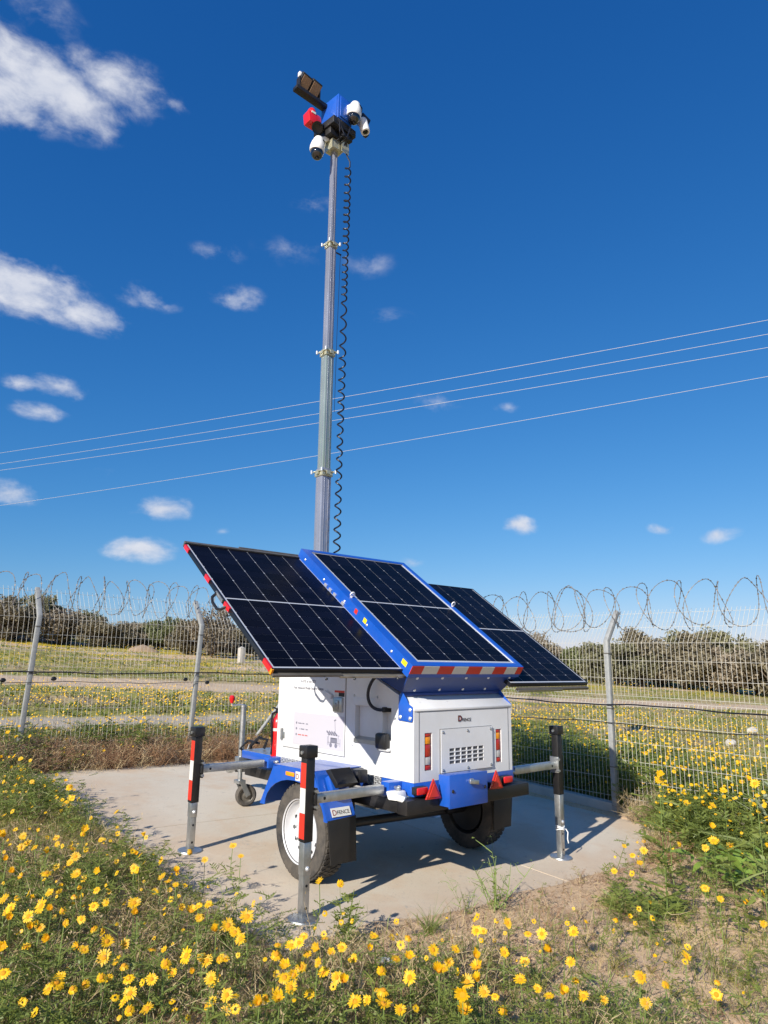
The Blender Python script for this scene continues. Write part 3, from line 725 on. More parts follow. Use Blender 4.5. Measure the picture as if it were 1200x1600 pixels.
# mudguards
def guard(s, lab):
    out, inn = -1.04, -.60
    X = lambda x: x if s < 0 else -x - .04
    P = [(.180, .468), (-.005, .778), (-.545, .785), (-.712, .468)]
    m = MB()
    for (y0, z0), (y1, z1) in zip(P[:-1], P[1:]):
        i2 = inn if (y0, y1) == (-.005, -.545) else -.78
        d = Vector((0, y1 - y0, z1 - z0)).normalized(); n = Vector((0, -d.z, d.y)) * -.006
        if n.z < 0: n = -n
        a0, a1 = X(out), X(i2)
        Q = [Vector((a0, y0, z0)), Vector((a1, y0, z0)), Vector((a1, y1, z1)), Vector((a0, y1, z1))]
        m.add(Q + [q + n for q in Q], [(0, 1, 2, 3), (7, 6, 5, 4), (0, 4, 5, 1), (1, 5, 6, 2), (2, 6, 7, 3), (3, 7, 4, 0)])
    g = m.build('mudguard', 'blue', T); tag(g, lab)
    # outer skirt with the wheel arch cut out
    m = MB(); arch = []
    for k in range(15):
        t = math.pi * (1.02 - 1.04 * k / 14)
        arch.append((-.285 - .395 * math.cos(t) * -1 * -1, .470 + .225 * max(0, math.sin(t))))
    arch = sorted(arch, key=lambda q: -q[0])
    outer = []
    for k in range(15):
        f = k / 14
        if f < .22: t = f / .22; q = (P[0][0] + (P[1][0] - P[0][0]) * t, P[0][1] + (P[1][1] - P[0][1]) * t)
        elif f < .80: t = (f - .22) / .58; q = (P[1][0] + (P[2][0] - P[1][0]) * t, P[1][1] + (P[2][1] - P[1][1]) * t)
        else: t = (f - .8) / .2; q = (P[2][0] + (P[3][0] - P[2][0]) * t, P[2][1] + (P[3][1] - P[2][1]) * t)
        outer.append(q)
    x0, x1 = X(out) - .003, X(out) + .003
    for k in range(14):
        q = [arch[k], arch[k + 1], outer[k + 1], outer[k]]
        m.prism(q, x0, x1)
    m.build('guard_skirt', 'blue', g, smooth=False)
    MB().prism([(.175, .47), (.0, .765), (-.54, .772), (-.70, .47)], X(-.785), X(-.78)).build('guard_liner', 'black', g)
    fl = MB().prism([(X(-1.035), .478), (X(-.785), .49), (X(-.772), .185), (X(-1.0), .188)], -.722, -.712, 'xz').build('mud_flap', 'flap', g, bevel=.002)
    if s < 0:
        MB().box(out - .012, out - .002, -.298, -.182, .722, .752).build('amber_reflector', 'amber', g, bevel=.006)
        MB().box(out - .0065, out - .003, -.372, -.312, .700, .765).build('guard_sticker', 'whtape', g)
        text('emblem', 'D', .055, (out - .0075, -.318, .712), RS, 'logor', g, ext=.0005)
        d = Vector((0, P[3][0] - P[2][0], P[3][1] - P[2][1])).normalized(); n = Vector((0, d.z, -d.y))
        c = Vector((-.905, -.690, .520)) + n * .008
        MB().obox(c, (.085, 0, 0), d * .031, n * .002).build('name_plate', 'whtape', g)
        rot = Matrix((Vector((1, 0, 0)), -d, n)).transposed().to_euler()
        text('emblem', 'D', .054, c + Vector((-.08, 0, 0)) + d * .020 + n * .003, rot, 'logor', g, ext=.0005)
        text('lettering', 'FENCE', .038, c + Vector((-.038, 0, 0)) + d * .016 + n * .003, rot, 'logok', g, ext=.0005)
        for x in (-.99, -.82): bolt(Vector((x, -.698, .482)) + n * .006, n, .007, .005, 'alu', g)
        bk = MB().obox(Vector((-.90, -.615, .675)) + n * .035, (.075, 0, 0), d * .075, n * .03).build('chock_holder', 'blue', g, bevel=.004)
        MB().prism([(-.60, .80), (-.73, .69), (-.76, .72), (-.66, .815)], -.985, -.80).build('wheel_chock', 'blackp', g, bevel=.006)
        MB().box(-.74, -.66, -.70, -.60, .70, .79).build('chock_strap', 'blackp', g, bevel=.01)
guard(-1, 'blue mudguard over the sunlit left wheel')
guard(1, 'blue mudguard over the right wheel')
# outriggers
def outrigger(x, y, foot_z, s, lab, rope=False):
    r = MB().box(x - .034, x + .034, y - .034, y + .034, .438, .985).build('outrigger', 'black', T, bevel=.005); tag(r, lab)
    MB().box(x - .046, x + .046, y - .046, y + .046, .952, 1.028).build('outrigger_cap', 'blackp', r, bevel=.006)
    MB().cyl((x - .046, y, .985), (x - .056, y, .985), .012, n=10).build('cap_screw', 'zinc', r)
    MB().box(x - .027, x + .027, y - .027, y + .027, foot_z + .02, .45).build('leg', 'zinc', r, bevel=.006)
    MB().box(x - .030, x + .030, y - .030, y + .030, foot_z + .26, .437).build('leg_sleeve', 'zinc', r, bevel=.005)
    for dz in (.07, .20): MB().cyl((x, y - .0275, foot_z + dz), (x, y - .0285, foot_z + dz), .009, n=10).build('pin_hole', 'blackp', r)
    bolt((x, y - .03, foot_z + .30), (0, -1, 0), .012, .012, 'alu', r)
    MB().lathe([(0, .022), (.05, .022), (.095, .012), (.10, .004), (.10, 0), (0, 0)], (x, y, foot_z), (.0252, -.0543, 1), 22).build('foot_plate', 'zinc', r)
    for z0, z1, mt in () if s > 0 else ((.766, .920, 'redtape'), (.612, .764, 'whtape'), (.458, .610, 'redtape')):
        MB().box(x - .0352, x - .0335, y - .030, y + .030, z0, z1).build('stripe_tape', mt, r)
    xi = .70 * (-1 if s < 0 else 1)
    a = MB().box(min(x, xi) + .03, max(x, xi) - .03, y - .03, y + .03, .662, .722).build('arm', 'zinc', r, bevel=.006)
    xb = x - s * .045
    MB().box(xb - .008, xb + .008, y - .045, y + .045, .625, .762).build('clamp_plate', 'black' if s < 0 else 'zinc', r, bevel=.003)
    for z in (.645, .742): MB().cyl((xb, y - .055, z), (xb, y - .02, z), .011, n=10).build('clamp_bolt', 'zinc', r)
    MB().cyl((x - s * .12, y - .0305, .690), (x - s * .12, y - .0315, .690), .010, n=10).build('pin_hole', 'blackp', r)
    xs0 = xi - .02 * (-s) if False else xi
    MB().box(min(xs0, xs0 - s * .15), max(xs0, xs0 - s * .15), y - .042, y + .042, .648, .736).build('arm_socket', 'blue', r, bevel=.004)
    MB().cyl((xi - s * .06, y - .075, .70), (xi - s * .06, y + .05, .70), .011, n=10).sphere((xi - s * .06, y - .08, .70), .018, 10, 6).build('lock_pin', 'zinc', r)
    if rope:
        m = MB()
        for k in range(3):
            z = foot_z + .235 + k * .012
            m.tube([(x + .036 * math.cos(q) * 1.05, y + .036 * math.sin(q) * 1.05, z + .006 * math.sin(q * 2 + k)) for q in [2 * math.pi * i / 14 for i in range(14)]], .005, 6, True)
        m.tube([(x + .03, y - .038, foot_z + .24), (x + .045, y - .05, foot_z + .21), (x + .035, y - .05, foot_z + .16), (x + .05, y - .048, foot_z + .12)], .005, 6)
        m.build('tied_cord', 'whitep', r)
outrigger(-1.373, -.938, -.018, -1, 'nearest outrigger leg with red and white tape in front of the wheel')
outrigger(-1.373, .672, .068, -1, 'left front outrigger leg with red and white tape')
outrigger(1.373, -.938, -.088, 1, 'right rear outrigger leg with cord tied round it', True)
outrigger(1.373, .672, -.002, 1, 'far right outrigger leg behind the trailer')
# jockey wheel
jx, jy, jg = -.25, 1.81, .104
j = MB().cyl((jx - .05, jy, .46), (jx - .05, jy, 1.10), .030, n=18).build('jockey_wheel', 'zinc', T); tag(j, 'galvanised jockey wheel with red crank knob on the drawbar')
MB().cyl((jx - .05, jy, .33), (jx - .05, jy, .48), .023, n=14).build('inner_tube', 'zinc', j)
MB().lathe([(.036, 0), (.036, .02), (.0, .03)], (jx - .05, jy, 1.095), (0, 0, 1), 16).build('tube_cap', 'zinc', j)
MB().tube([(jx - .05, jy, 1.115), (jx - .06, jy, 1.122), (jx - .185, jy, 1.117), (jx - .192, jy, 1.13), (jx - .192, jy, 1.15)], .008, 8).build('crank', 'alu', j)
MB().lathe([(.0, 0), (.014, .0), (.028, .035), (.030, .06), (.018, .08), (0, .083)], (jx - .193, jy, 1.138), (0, 0, 1), 14).build('crank_knob', 'red', j)
MB().box(jx - .10, jx - .0, jy - .045, jy + .045, .52, .60).box(jx + .0, jx + .12, jy - .03, jy + .03, .53, .58).build('clamp', 'zinc', j, bevel=.006)
MB().tube([(jx + .0, jy - .05, .62), (jx + .04, jy - .06, .68), (jx + .0, jy - .07, .72), (jx - .03, jy - .05, .60)], .008, 6).build('clamp_handle', 'zinc', j)
for s in (-1, 1): MB().bar((jx - .05 + s * .0, jy + s * .05, .36), (jx + .03, jy + s * .05, .21), .012, .05).build('fork', 'zinc', j)
MB().box(jx - .09, jx - .01, jy - .055, jy + .055, .335, .37).build('fork_bridge', 'zinc', j, bevel=.004)
wc = (jx + .03, jy, jg + .108)
MB().lathe([(.07, -.03), (.09, -.036), (.106, -.025), (.108, 0), (.106, .025), (.09, .036), (.07, .03)], wc, (.25, 1, 0), 30).build('tyre', 'rubber', j)
MB().lathe([(.07, -.03), (.055, -.012), (.03, -.014), (.022, -.038), (0, -.038), (0, .038), (.022, .038), (.03, .014), (.055, .012), (.07, .03)], wc, (.25, 1, 0), 24).build('rim', 'raild', j)
# ------------------------------------------------------------------ solar panels, tray, mast
TILT = .6038; PV0 = Vector((.0094, -1.123, 1.577))
ct, st = math.cos(TILT), math.sin(TILT)
def PP(u, s, n): return Vector((u, PV0.y + s * ct - n * st, PV0.z + s * st + n * ct))
def cellmesh(flip):
    w, h, c = .1768 / 2, .0906 / 2, .0065
    P = [(-w, -h), (w, -h), (w, h - c), (w - c, h), (-w + c, h), (-w, h - c)]
    if flip: P = [(x, -y) for x, y in P][::-1]
    me = bpy.data.meshes.new('cell'); n = len(P)
    me.from_pydata([(x, y, .0008) for x, y in P] + [(x, y, 0) for x, y in P], [], [tuple(range(n))] + [(i, i + n, (i + 1) % n + n, (i + 1) % n) for i in range(n)])
    me.materials.append(M['cell']); me.update(); return me
CELLS = (cellmesh(False), cellmesh(True))
def solar(u0, s0, n0, frame, lab, part=()):
    """module 1.134 x 1.722 with its lower left corner at (u0, s0), n0 off the tray plane"""
    m = MB(); W, H = 1.134, 1.722; fr = .013
    m.box(0, W, 0, fr, -.034, .0); m.box(0, W, H - fr, H, -.034, .0); m.box(0, fr, fr, H - fr, -.034, .0); m.box(W - fr, W, fr, H - fr, -.034, .0)
    o = m.build('solar_panel', frame, None, bevel=.001); o.parent = T; o.matrix_parent_inverse = Matrix.Translation(T.location).inverted()
    o.location = PP(u0, s0, n0); o.rotation_euler = (TILT, 0, 0); tag(o, lab)
    MB().box(fr, W - fr, fr, H - fr, -.010, -.0035).build('backsheet', 'back', o)
    rest = MB()
    for c in range(6):
        for r in range(18):
            x = .0245 + .0905 + c * .1822; y = .030 + .0465 + r * .0925 + (.014 if r > 8 else 0)
            x = .028 + .089 + c * .1802
            if c in part:
                rest.box(x - .0877, x + .0877, y - .0446, y + .0446, -.0032, -.0024); continue
            k = bpy.data.objects.new('cell', CELLS[(r + (1 if r > 8 else 0)) % 2]); col.objects.link(k); k.parent = o; k.location = (x, y, -.0032)
    if part:
        q = rest.build('cell_block', 'cell', o, smooth=False); q['kind'] = 'stuff'
    return o
pc = solar(.0094 - .567, 0, .0, 'alu', 'middle solar panel in the raised blue tray')
pl = solar(-.637 - 1.123, .018, -.081, 'pvframe', 'left solar panel slid out beyond the sunlit side')
pr = solar(1.637 - 1.134, -.097, -.131, 'pvframe', 'right solar panel slid out and partly hidden by the tray', part=(0, 1))
# blue tray round the middle panel
def pbox(mb, u0, u1, s0, s1, n0, n1):
    c = PP((u0 + u1) / 2, (s0 + s1) / 2, (n0 + n1) / 2)
    return mb.obox(c, (abs(u1 - u0) / 2, 0, 0), Vector((0, ct, st)) * (s1 - s0) / 2, Vector((0, -st, ct)) * (n1 - n0) / 2)
m = MB(); ul, ur = -.645, .630
pbox(m, ul, -.5595, -.05, 1.765, -.10, .004); pbox(m, .579, ur, -.05, 1.765, -.10, .004)
pbox(m, -.5595, .579, -.05, -.002, -.10, .004); pbox(m, -.5595, .579, 1.724, 1.765, -.10, .004)
tray = m.build('panel_tray', 'blue', T); tag(tray, 'bright blue steel tray round the middle solar panel')
MB().obox(PP(-.007, .86, -.095), (.56, 0, 0), Vector((0, ct, st)) * .86, Vector((0, -st, ct)) * .004).build('tray_floor', 'navy', tray)
ed = [ul, -.525, -.365, -.205, -.045, .115, .265, .415, .555, ur]
for k in range(9):
    pbox(MB(), ed[k], ed[k + 1], -.0535, -.0500, -.068, -.002).build('hazard_tape', 'redtape' if k % 2 == 0 else 'whtape', tray)
for u in (-.602, .605):
    m = MB(); c = PP(u, .91, .030); m.tube([c + Vector((0, ct, st)) * .018 * math.cos(q) * 0 + Vector((1, 0, 0)) * .019 * math.cos(q) + Vector((0, -st, ct)) * .019 * math.sin(q) for q in [2 * math.pi * i / 16 for i in range(16)]], .006, 8, True)
    m.cyl(PP(u, .91, .004), PP(u, .91, .016), .012, n=10); m.build('eye_bolt', 'whitep', tray)
for s, c_, w in ((.035, 'yel', .03), (.60, 'yel', .022), (.74, 'redtape', .02)):
    pbox(MB(), ul - .0015, ul + .002, s - w, s + w, -.05, -.012).build('tray_sticker', c_, tray)
m = MB()
for s in (.92, 1.06, 1.14, 1.22): pbox(m, ul - .012, ul + .002, s - .02, s + .02, -.075, -.055)
m.build('guide_block', 'alu', tray)
for k in range(5): bolt(PP(ul, .2 + k * .36, -.045), (-1, 0, 0), .009, .008, 'alu', tray)
# support plate below the tray, its strip, and the cheeks
topb, topz = -1.121, 1.489
m = MB().add([(ul + .004, topb, topz), (ur - .004, topb, topz), (ur - .075, -.965, 1.338), (ul + .072, -.965, 1.338), (ul + .004, topb + .008, topz + .008), (ur - .004, topb + .008, topz + .008), (ur - .075, -.957, 1.346), (ul + .072, -.957, 1.346)],
             [(0, 1, 2, 3), (7, 6, 5, 4), (0, 4, 5, 1), (1, 5, 6, 2), (2, 6, 7, 3), (3, 7, 4, 0)])
sp = m.build('support_plate', 'navy', T, smooth=False); tag(sp, 'dark blue sloping plate under the middle panel')
for row, t in ((0, .18), (1, .78)):
    for k in range(5):
        x = -.53 + k * .265 + (.06 if row else 0); y = topb + (-.965 - topb) * t; z = topz + (1.338 - topz) * t
        if x > ur - .09 and row: continue
        bolt((x, y, z), (0, -.7, -.7), .010, .008, 'alu', sp)
MB().box(UL, UR, -.985, -.962, 1.330, 1.352).build('hinge_strip', 'navy', T, bevel=.003)
cheek = [(-.955, 1.345), (-.743, 1.424), (-.1, 1.71), (.28, 1.71), (.30, 2.42), (.20, 2.42), (-1.06, 1.55), (-1.10, 1.50)]
for x in (-.545, .50): MB().prism(cheek, x, x + .012).build('support_cheek', 'navy', T, smooth=False)
# slide rails of the side panels
for s0, n0, u0, u1, mt in ((.010, -.112, -1.755, -1.20, 'raild'), (.008, -.120, -1.22, -.60, 'rail')):
    m = MB(); pbox(m, u0, u1, s0 - .020, s0 + .012, n0 - .012, n0 + .004); m.build('slide_rail', mt, T, bevel=.002)
for u in (-1.34, -1.10, -.70): MB().cyl(PP(u, -.018, -.128), PP(u, -.026, -.131), .010, n=10).build('rail_hole', 'blackp', T)
m = MB(); pbox(m, -1.755, -.60, 1.735, 1.765, -.118, -.072); m.build('slide_rail', 'raild', T)
m = MB(); pbox(m, -1.25, -.60, 1.768, 1.785, -.105, -.070); m.build('slide_rail', 'raild', T)
m = MB(); pbox(m, .60, 1.635, -.13, -.10, -.185, -.166); m.build('slide_rail', 'raild', T)
m = MB(); pbox(m, .60, 1.22, -.135, -.105, -.192, -.170); m.build('slide_rail', 'zinc', T)
m = MB(); pbox(m, .60, .82, 1.63, 1.66, -.155, -.118); m.build('slide_rail', 'raild', T)
# red reflectors and the pull handle on the outer edge of the left panel
o_ = -1.762
for s0, s1 in ((.03, .135), (.735, .83), (1.14, 1.23), (1.62, 1.715)):
    pbox(MB(), o_ - .0045, o_ + .012, s0, s1, -.112, -.079).build('edge_reflector', 'red', pl).matrix_parent_inverse = pl.matrix_basis.inverted() @ Matrix.Identity(4)
m = MB(); pbox(m, o_ - .002, o_ + .012, .01, .030, -.118, -.082); q = m.build('edge_cap', 'amber', pl)
q2 = MB(); q2.tube([PP(o_, .98, -.10), PP(o_ - .03, .97, -.13), PP(o_ - .035, .93, -.15), PP(o_ - .035, .84, -.15), PP(o_ - .03, .80, -.13), PP(o_, .79, -.10)], .011, 8)
q2 = q2.build('pull_handle', 'blackp', pl)
q3 = MB(); pbox(q3, o_ - .006, o_ + .004, .86, .99, -.112, -.085); q3 = q3.build('handle_plate', 'zinc', pl)
pmx = Matrix.Translation(pl.location) @ Euler(pl.rotation_euler).to_matrix().to_4x4()
for c in pl.children:
    if c.name.split('.')[0] in ('edge_reflector', 'edge_cap', 'pull_handle', 'handle_plate'): c.matrix_parent_inverse = pmx.inverted()
# mast
mx, my = -.216, .614
zz = [1.68, 3.452, 4.760, 6.032, 7.20]; side = [.112, .098, .082, .062]
for k in range(4):
    h = side[k] / 2
    ms = MB().box(mx - h, mx + h, my - h, my + h, zz[k] - (.0 if k == 0 else .1), zz[k + 1] + .03).build('mast_section', ('mastm', 'mastg', 'mastm', 'mastm')[k], T, bevel=.006)
    m = MB()
    for a, b2 in ((-1, -.45), (-1, .45), (-.45, -1), (.45, -1)):
        m.box(mx + a * h - .003, mx + a * h + .003, my + b2 * h - .003, my + b2 * h + .003, zz[k] + .03, zz[k + 1] - .03)
    m.build('extrusion_rib', 'mastm', ms)
for k in (1, 2, 3):
    h = side[k - 1] / 2 + .022; z = zz[k]
    cl = MB().box(mx - h, mx + h, my - h, my + h, z - .012, z + .004).box(mx - h + .012, mx + h - .012, my - h + .012, my + h - .012, z - .055, z - .012).build('mast_collar', 'collar', T, bevel=.003)
    for a, b2 in ((-1, -1), (-1, 1), (1, -1)):
        MB().cyl((mx + a * h * 1.12, my + b2 * h * 1.12, z - .022), (mx + a * h * 1.12, my + b2 * h * 1.12, z + .014), .011, n=8).build('collar_bolt', 'alu', cl)
    MB().obox((mx - h - .004, my, z - .022), (.006, 0, 0), (0, .022, 0), (0, 0, .016)).build('collar_lug', 'collar', cl)
    MB().obox((mx, my - h - .004, z - .022), (.022, 0, 0), (0, .006, 0), (0, 0, .016)).build('collar_lug', 'collar', cl)
MB().tube([(mx + .10, my - .04, 5.93), (mx + .085, my - .04, 5.0), (mx + .08, my - .04, 4.1)], .0025, 5).bar((mx, my - .03, 5.94), (mx + .11, my - .04, 5.93), .012, .012).build('lift_wire', 'cable', T)
# coiled cable
pts = []; turns = 0.0; ztop, zbot = 7.02, 2.20; n = 1500
cxy = lambda z: (-.112 + .012 * (z - 2.6) / 4.4, .50)
for i in range(n + 1):
    z = ztop + (zbot - ztop) * i / n
    per = .105 if z > 6.6 else (.088 if z > 5.35 else (.165 if z > 4.75 else .122))
    turns += (ztop - zbot) / n / per
    x, y = cxy(z); a = 2 * math.pi * turns
    rr = .030 + .003 * math.sin(z * 3.1)
    pts.append((x + rr * math.cos(a), y + rr * math.sin(a), z))
pts = [(mx + .05, my - .05, 7.33), (mx + .07, my - .09, 7.25), (-.10, .52, 7.15), (-.075, .50, 7.08)] + pts
MB().tube(pts, .0085, 6).build('coiled_cable', 'cable', T)
# camera head
hy = .24
def hp(x, y, z): return Vector((mx + x * math.cos(.1) - y * math.sin(.1), my + x * math.sin(.1) + y * math.cos(.1), z))
HX, HY, UZ = Vector((math.cos(.1), math.sin(.1), 0)), Vector((-math.sin(.1), math.cos(.1), 0)), Vector((0, 0, 1))
hb = MB().obox(hp(0, -.02, 7.655), HX * .105, HY * .145, UZ * .155).build('equipment_box', 'blue', T, bevel=.006); tag(hb, 'blue equipment box at the mast head')
MB().obox(hp(-.109, -.02, 7.655), HX * .005, HY * .125, UZ * .135).build('box_door', 'blue', hb, bevel=.004)
MB().obox(hp(0, -.171, 7.655), HX * .080, HY * .006, UZ * .13).build('box_rib', 'blue', hb, bevel=.004)
m = MB().obox(hp(0, 0, 7.44), HX * .17, HY * .17, UZ * .045).obox(hp(-.05, .02, 7.36), HX * .10, HY * .12, UZ * .05).obox(hp(.06, -.06, 7.37), HX * .08, HY * .09, UZ * .04)
m.build('mount_plate', 'black', T, bevel=.006)
mk_ = MB().obox((mx, my, 7.25), (.075, 0, 0), (0, .075, 0), (0, 0, .055)).build('mast_cap', 'collar', T, bevel=.004)
MB().obox((mx + .08, my - .10, 7.24), (.05, .0, 0), (0, .004, 0), (0, 0, .07)).obox((mx - .085, my - .02, 7.23), (.004, 0, 0), (0, .06, 0), (0, 0, .06)).build('cap_flange', 'collar', mk_)
# floodlight on its arm
fl = MB().obox((-.52, .66, 7.755), (.22, 0, -.01), (0, .045, 0), (0, 0, .022)).build('floodlight', 'black', T, bevel=.004); tag(fl, 'floodlight pair on a blue arm reaching left of the mast head')
for x in (-.625, -.49):
    MB().obox((x, .665, 7.895), (.062, 0, -.01), (0, .018, .02), (.01, -.06, .075)).build('lamp_body', 'blackp', fl, bevel=.008)
    MB().obox((x - .004, .628, 7.862), (.050, 0, -.008), (0, .003, .0035), (.008, -.045, .056)).build('lamp_face', 'led', fl)
MB().obox((-.665, .67, 7.98), (.03, 0, 0), (0, .02, 0), (0, 0, .03)).build('lamp_driver', 'whitep', fl, bevel=.006)
for x in (-.70, -.43): MB().box(x, x + .01, .63, .70, 7.77, 7.93).build('lamp_bracket', 'black', fl)
# siren with beacon
sr = MB().obox((-.52, .62, 7.43), (.085, 0, 0), (0, .06, 0), (-.01, 0, .065)).build('siren', 'red', T, bevel=.015); tag(sr, 'red siren with round beacon left of the blue box')
MB().lathe([(.05, 0), (.05, .03), (.046, .05), (.03, .075), (0, .085)], (-.535, .62, 7.50), (0, 0, 1), 18).build('beacon', 'red', sr)
MB().lathe([(.0, -.03), (.03, -.03), (.04, .0), (.062, .05), (.064, .06), (.03, .04), (0, .04)], (-.49, .60, 7.36), (-.1, -.75, -.65), 20).build('horn', 'blackp', sr)
MB().box(-.575, -.52, .555, .562, 7.475, 7.50).build('siren_label', 'whtape', sr)
MB().bar((-.45, .62, 7.42), (-.30, .62, 7.42), .04, .04).build('siren_bracket', 'black', sr)
# dome cameras
def domecam(c, mount, lab):
    c = Vector(c)
    d = MB().lathe([(0, .155), (.045, .155), (.058, .13), (.075, .085), (.084, .04), (.084, .0), (.078, -.012), (0, -.012)], c, (.06, -.12, 1), 24).build('dome_camera', 'whitep', T); tag(d, lab)
    MB().sphere(c + Vector((0, -.005, -.035)), .072, 20, 14, (1, 1, 1.1)).build('dome', 'glassdark', d)
    MB().bar(c + Vector((0, 0, .12)), mount, .055, .06).build('camera_bracket', 'whitep', d, bevel=.012)
    MB().obox(c + Vector((.05, -.055, .085)), (.03, .012, 0), (.0, .012, .004), (0, -.003, .03)).build('camera_window', 'blackp', d, bevel=.004)
domecam((-.445, .62, 7.095), (-.30, .62, 7.33), 'white dome camera hanging low left of the mast top')
domecam((-.115, .40, 7.60), (-.20, .50, 7.68), 'larger white dome camera right of the blue box')
bc = MB().lathe([(0, .10), (.045, .10), (.055, .08), (.055, -.06), (.05, -.085), (.035, -.09), (.03, -.07), (0, -.07)], (.035, .40, 7.545), (-.1, .25, 1), 20).build('bullet_camera', 'whitep', T); tag(bc, 'small white camera furthest right on the mast head')
MB().lathe([(.031, -.072), (.024, -.09), (0, -.092)], (.035, .40, 7.545), (-.1, .25, 1), 16).build('lens', 'glassdark', bc)
MB().obox((.055, .45, 7.66), (.06, 0, -.02), (0, .06, 0), (.015, 0, .04)).obox((.09, .43, 7.50), (.022, 0, 0), (0, .03, 0), (0, 0, .035)).bar((-.10, .52, 7.70), (.04, .45, 7.68), .05, .05).build('camera_junction', 'blackp', bc, bevel=.008)
m = MB()
r = random.Random(4)
for k in range(6):
    a = Vector((mx + r.uniform(-.15, .15), my - .16 + r.uniform(-.05, .05), 7.45)); e = Vector((mx + r.uniform(-.1, .1), my - .12, 7.24))
    mid = (a + e) / 2 + Vector((r.uniform(-.06, .06), -.06, -.07))
    m.tube([a, a.lerp(mid, .6), mid, mid.lerp(e, .6), e], .006, 6)
m.build('loose_wiring', 'cable', T)

# fire extinguisher strapped to the front
fx = thing('fire_extinguisher', (-.505, .80, .71), 'red fire extinguisher strapped beside the front of the white housing', 'fire extinguisher')
MB().lathe([(0, 0), (.055, 0), (.062, .015), (.062, .30), (.055, .335), (.03, .365), (.02, .385), (0, .39)], (-.505, .80, .715), (0, 0, 1), 24).build('cylinder', 'red', fx)
MB().box(-.525, -.485, .775, .825, 1.10, 1.135).bar((-.505, .80, 1.13), (-.57, .80, 1.155), .02, .012).build('valve', 'blackp', fx, bevel=.004)
MB().tube([(-.525, .80, 1.115), (-.575, .80, 1.10), (-.588, .79, 1.02), (-.576, .79, .88), (-.562, .80, .80), (-.57, .80, .74)], .010, 8).build('hose', 'cable', fx)
MB().lathe([(.0635, 0), (.0635, .025)], (-.505, .80, .945), (0, 0, 1), 24).build('strap', 'whtape', fx)
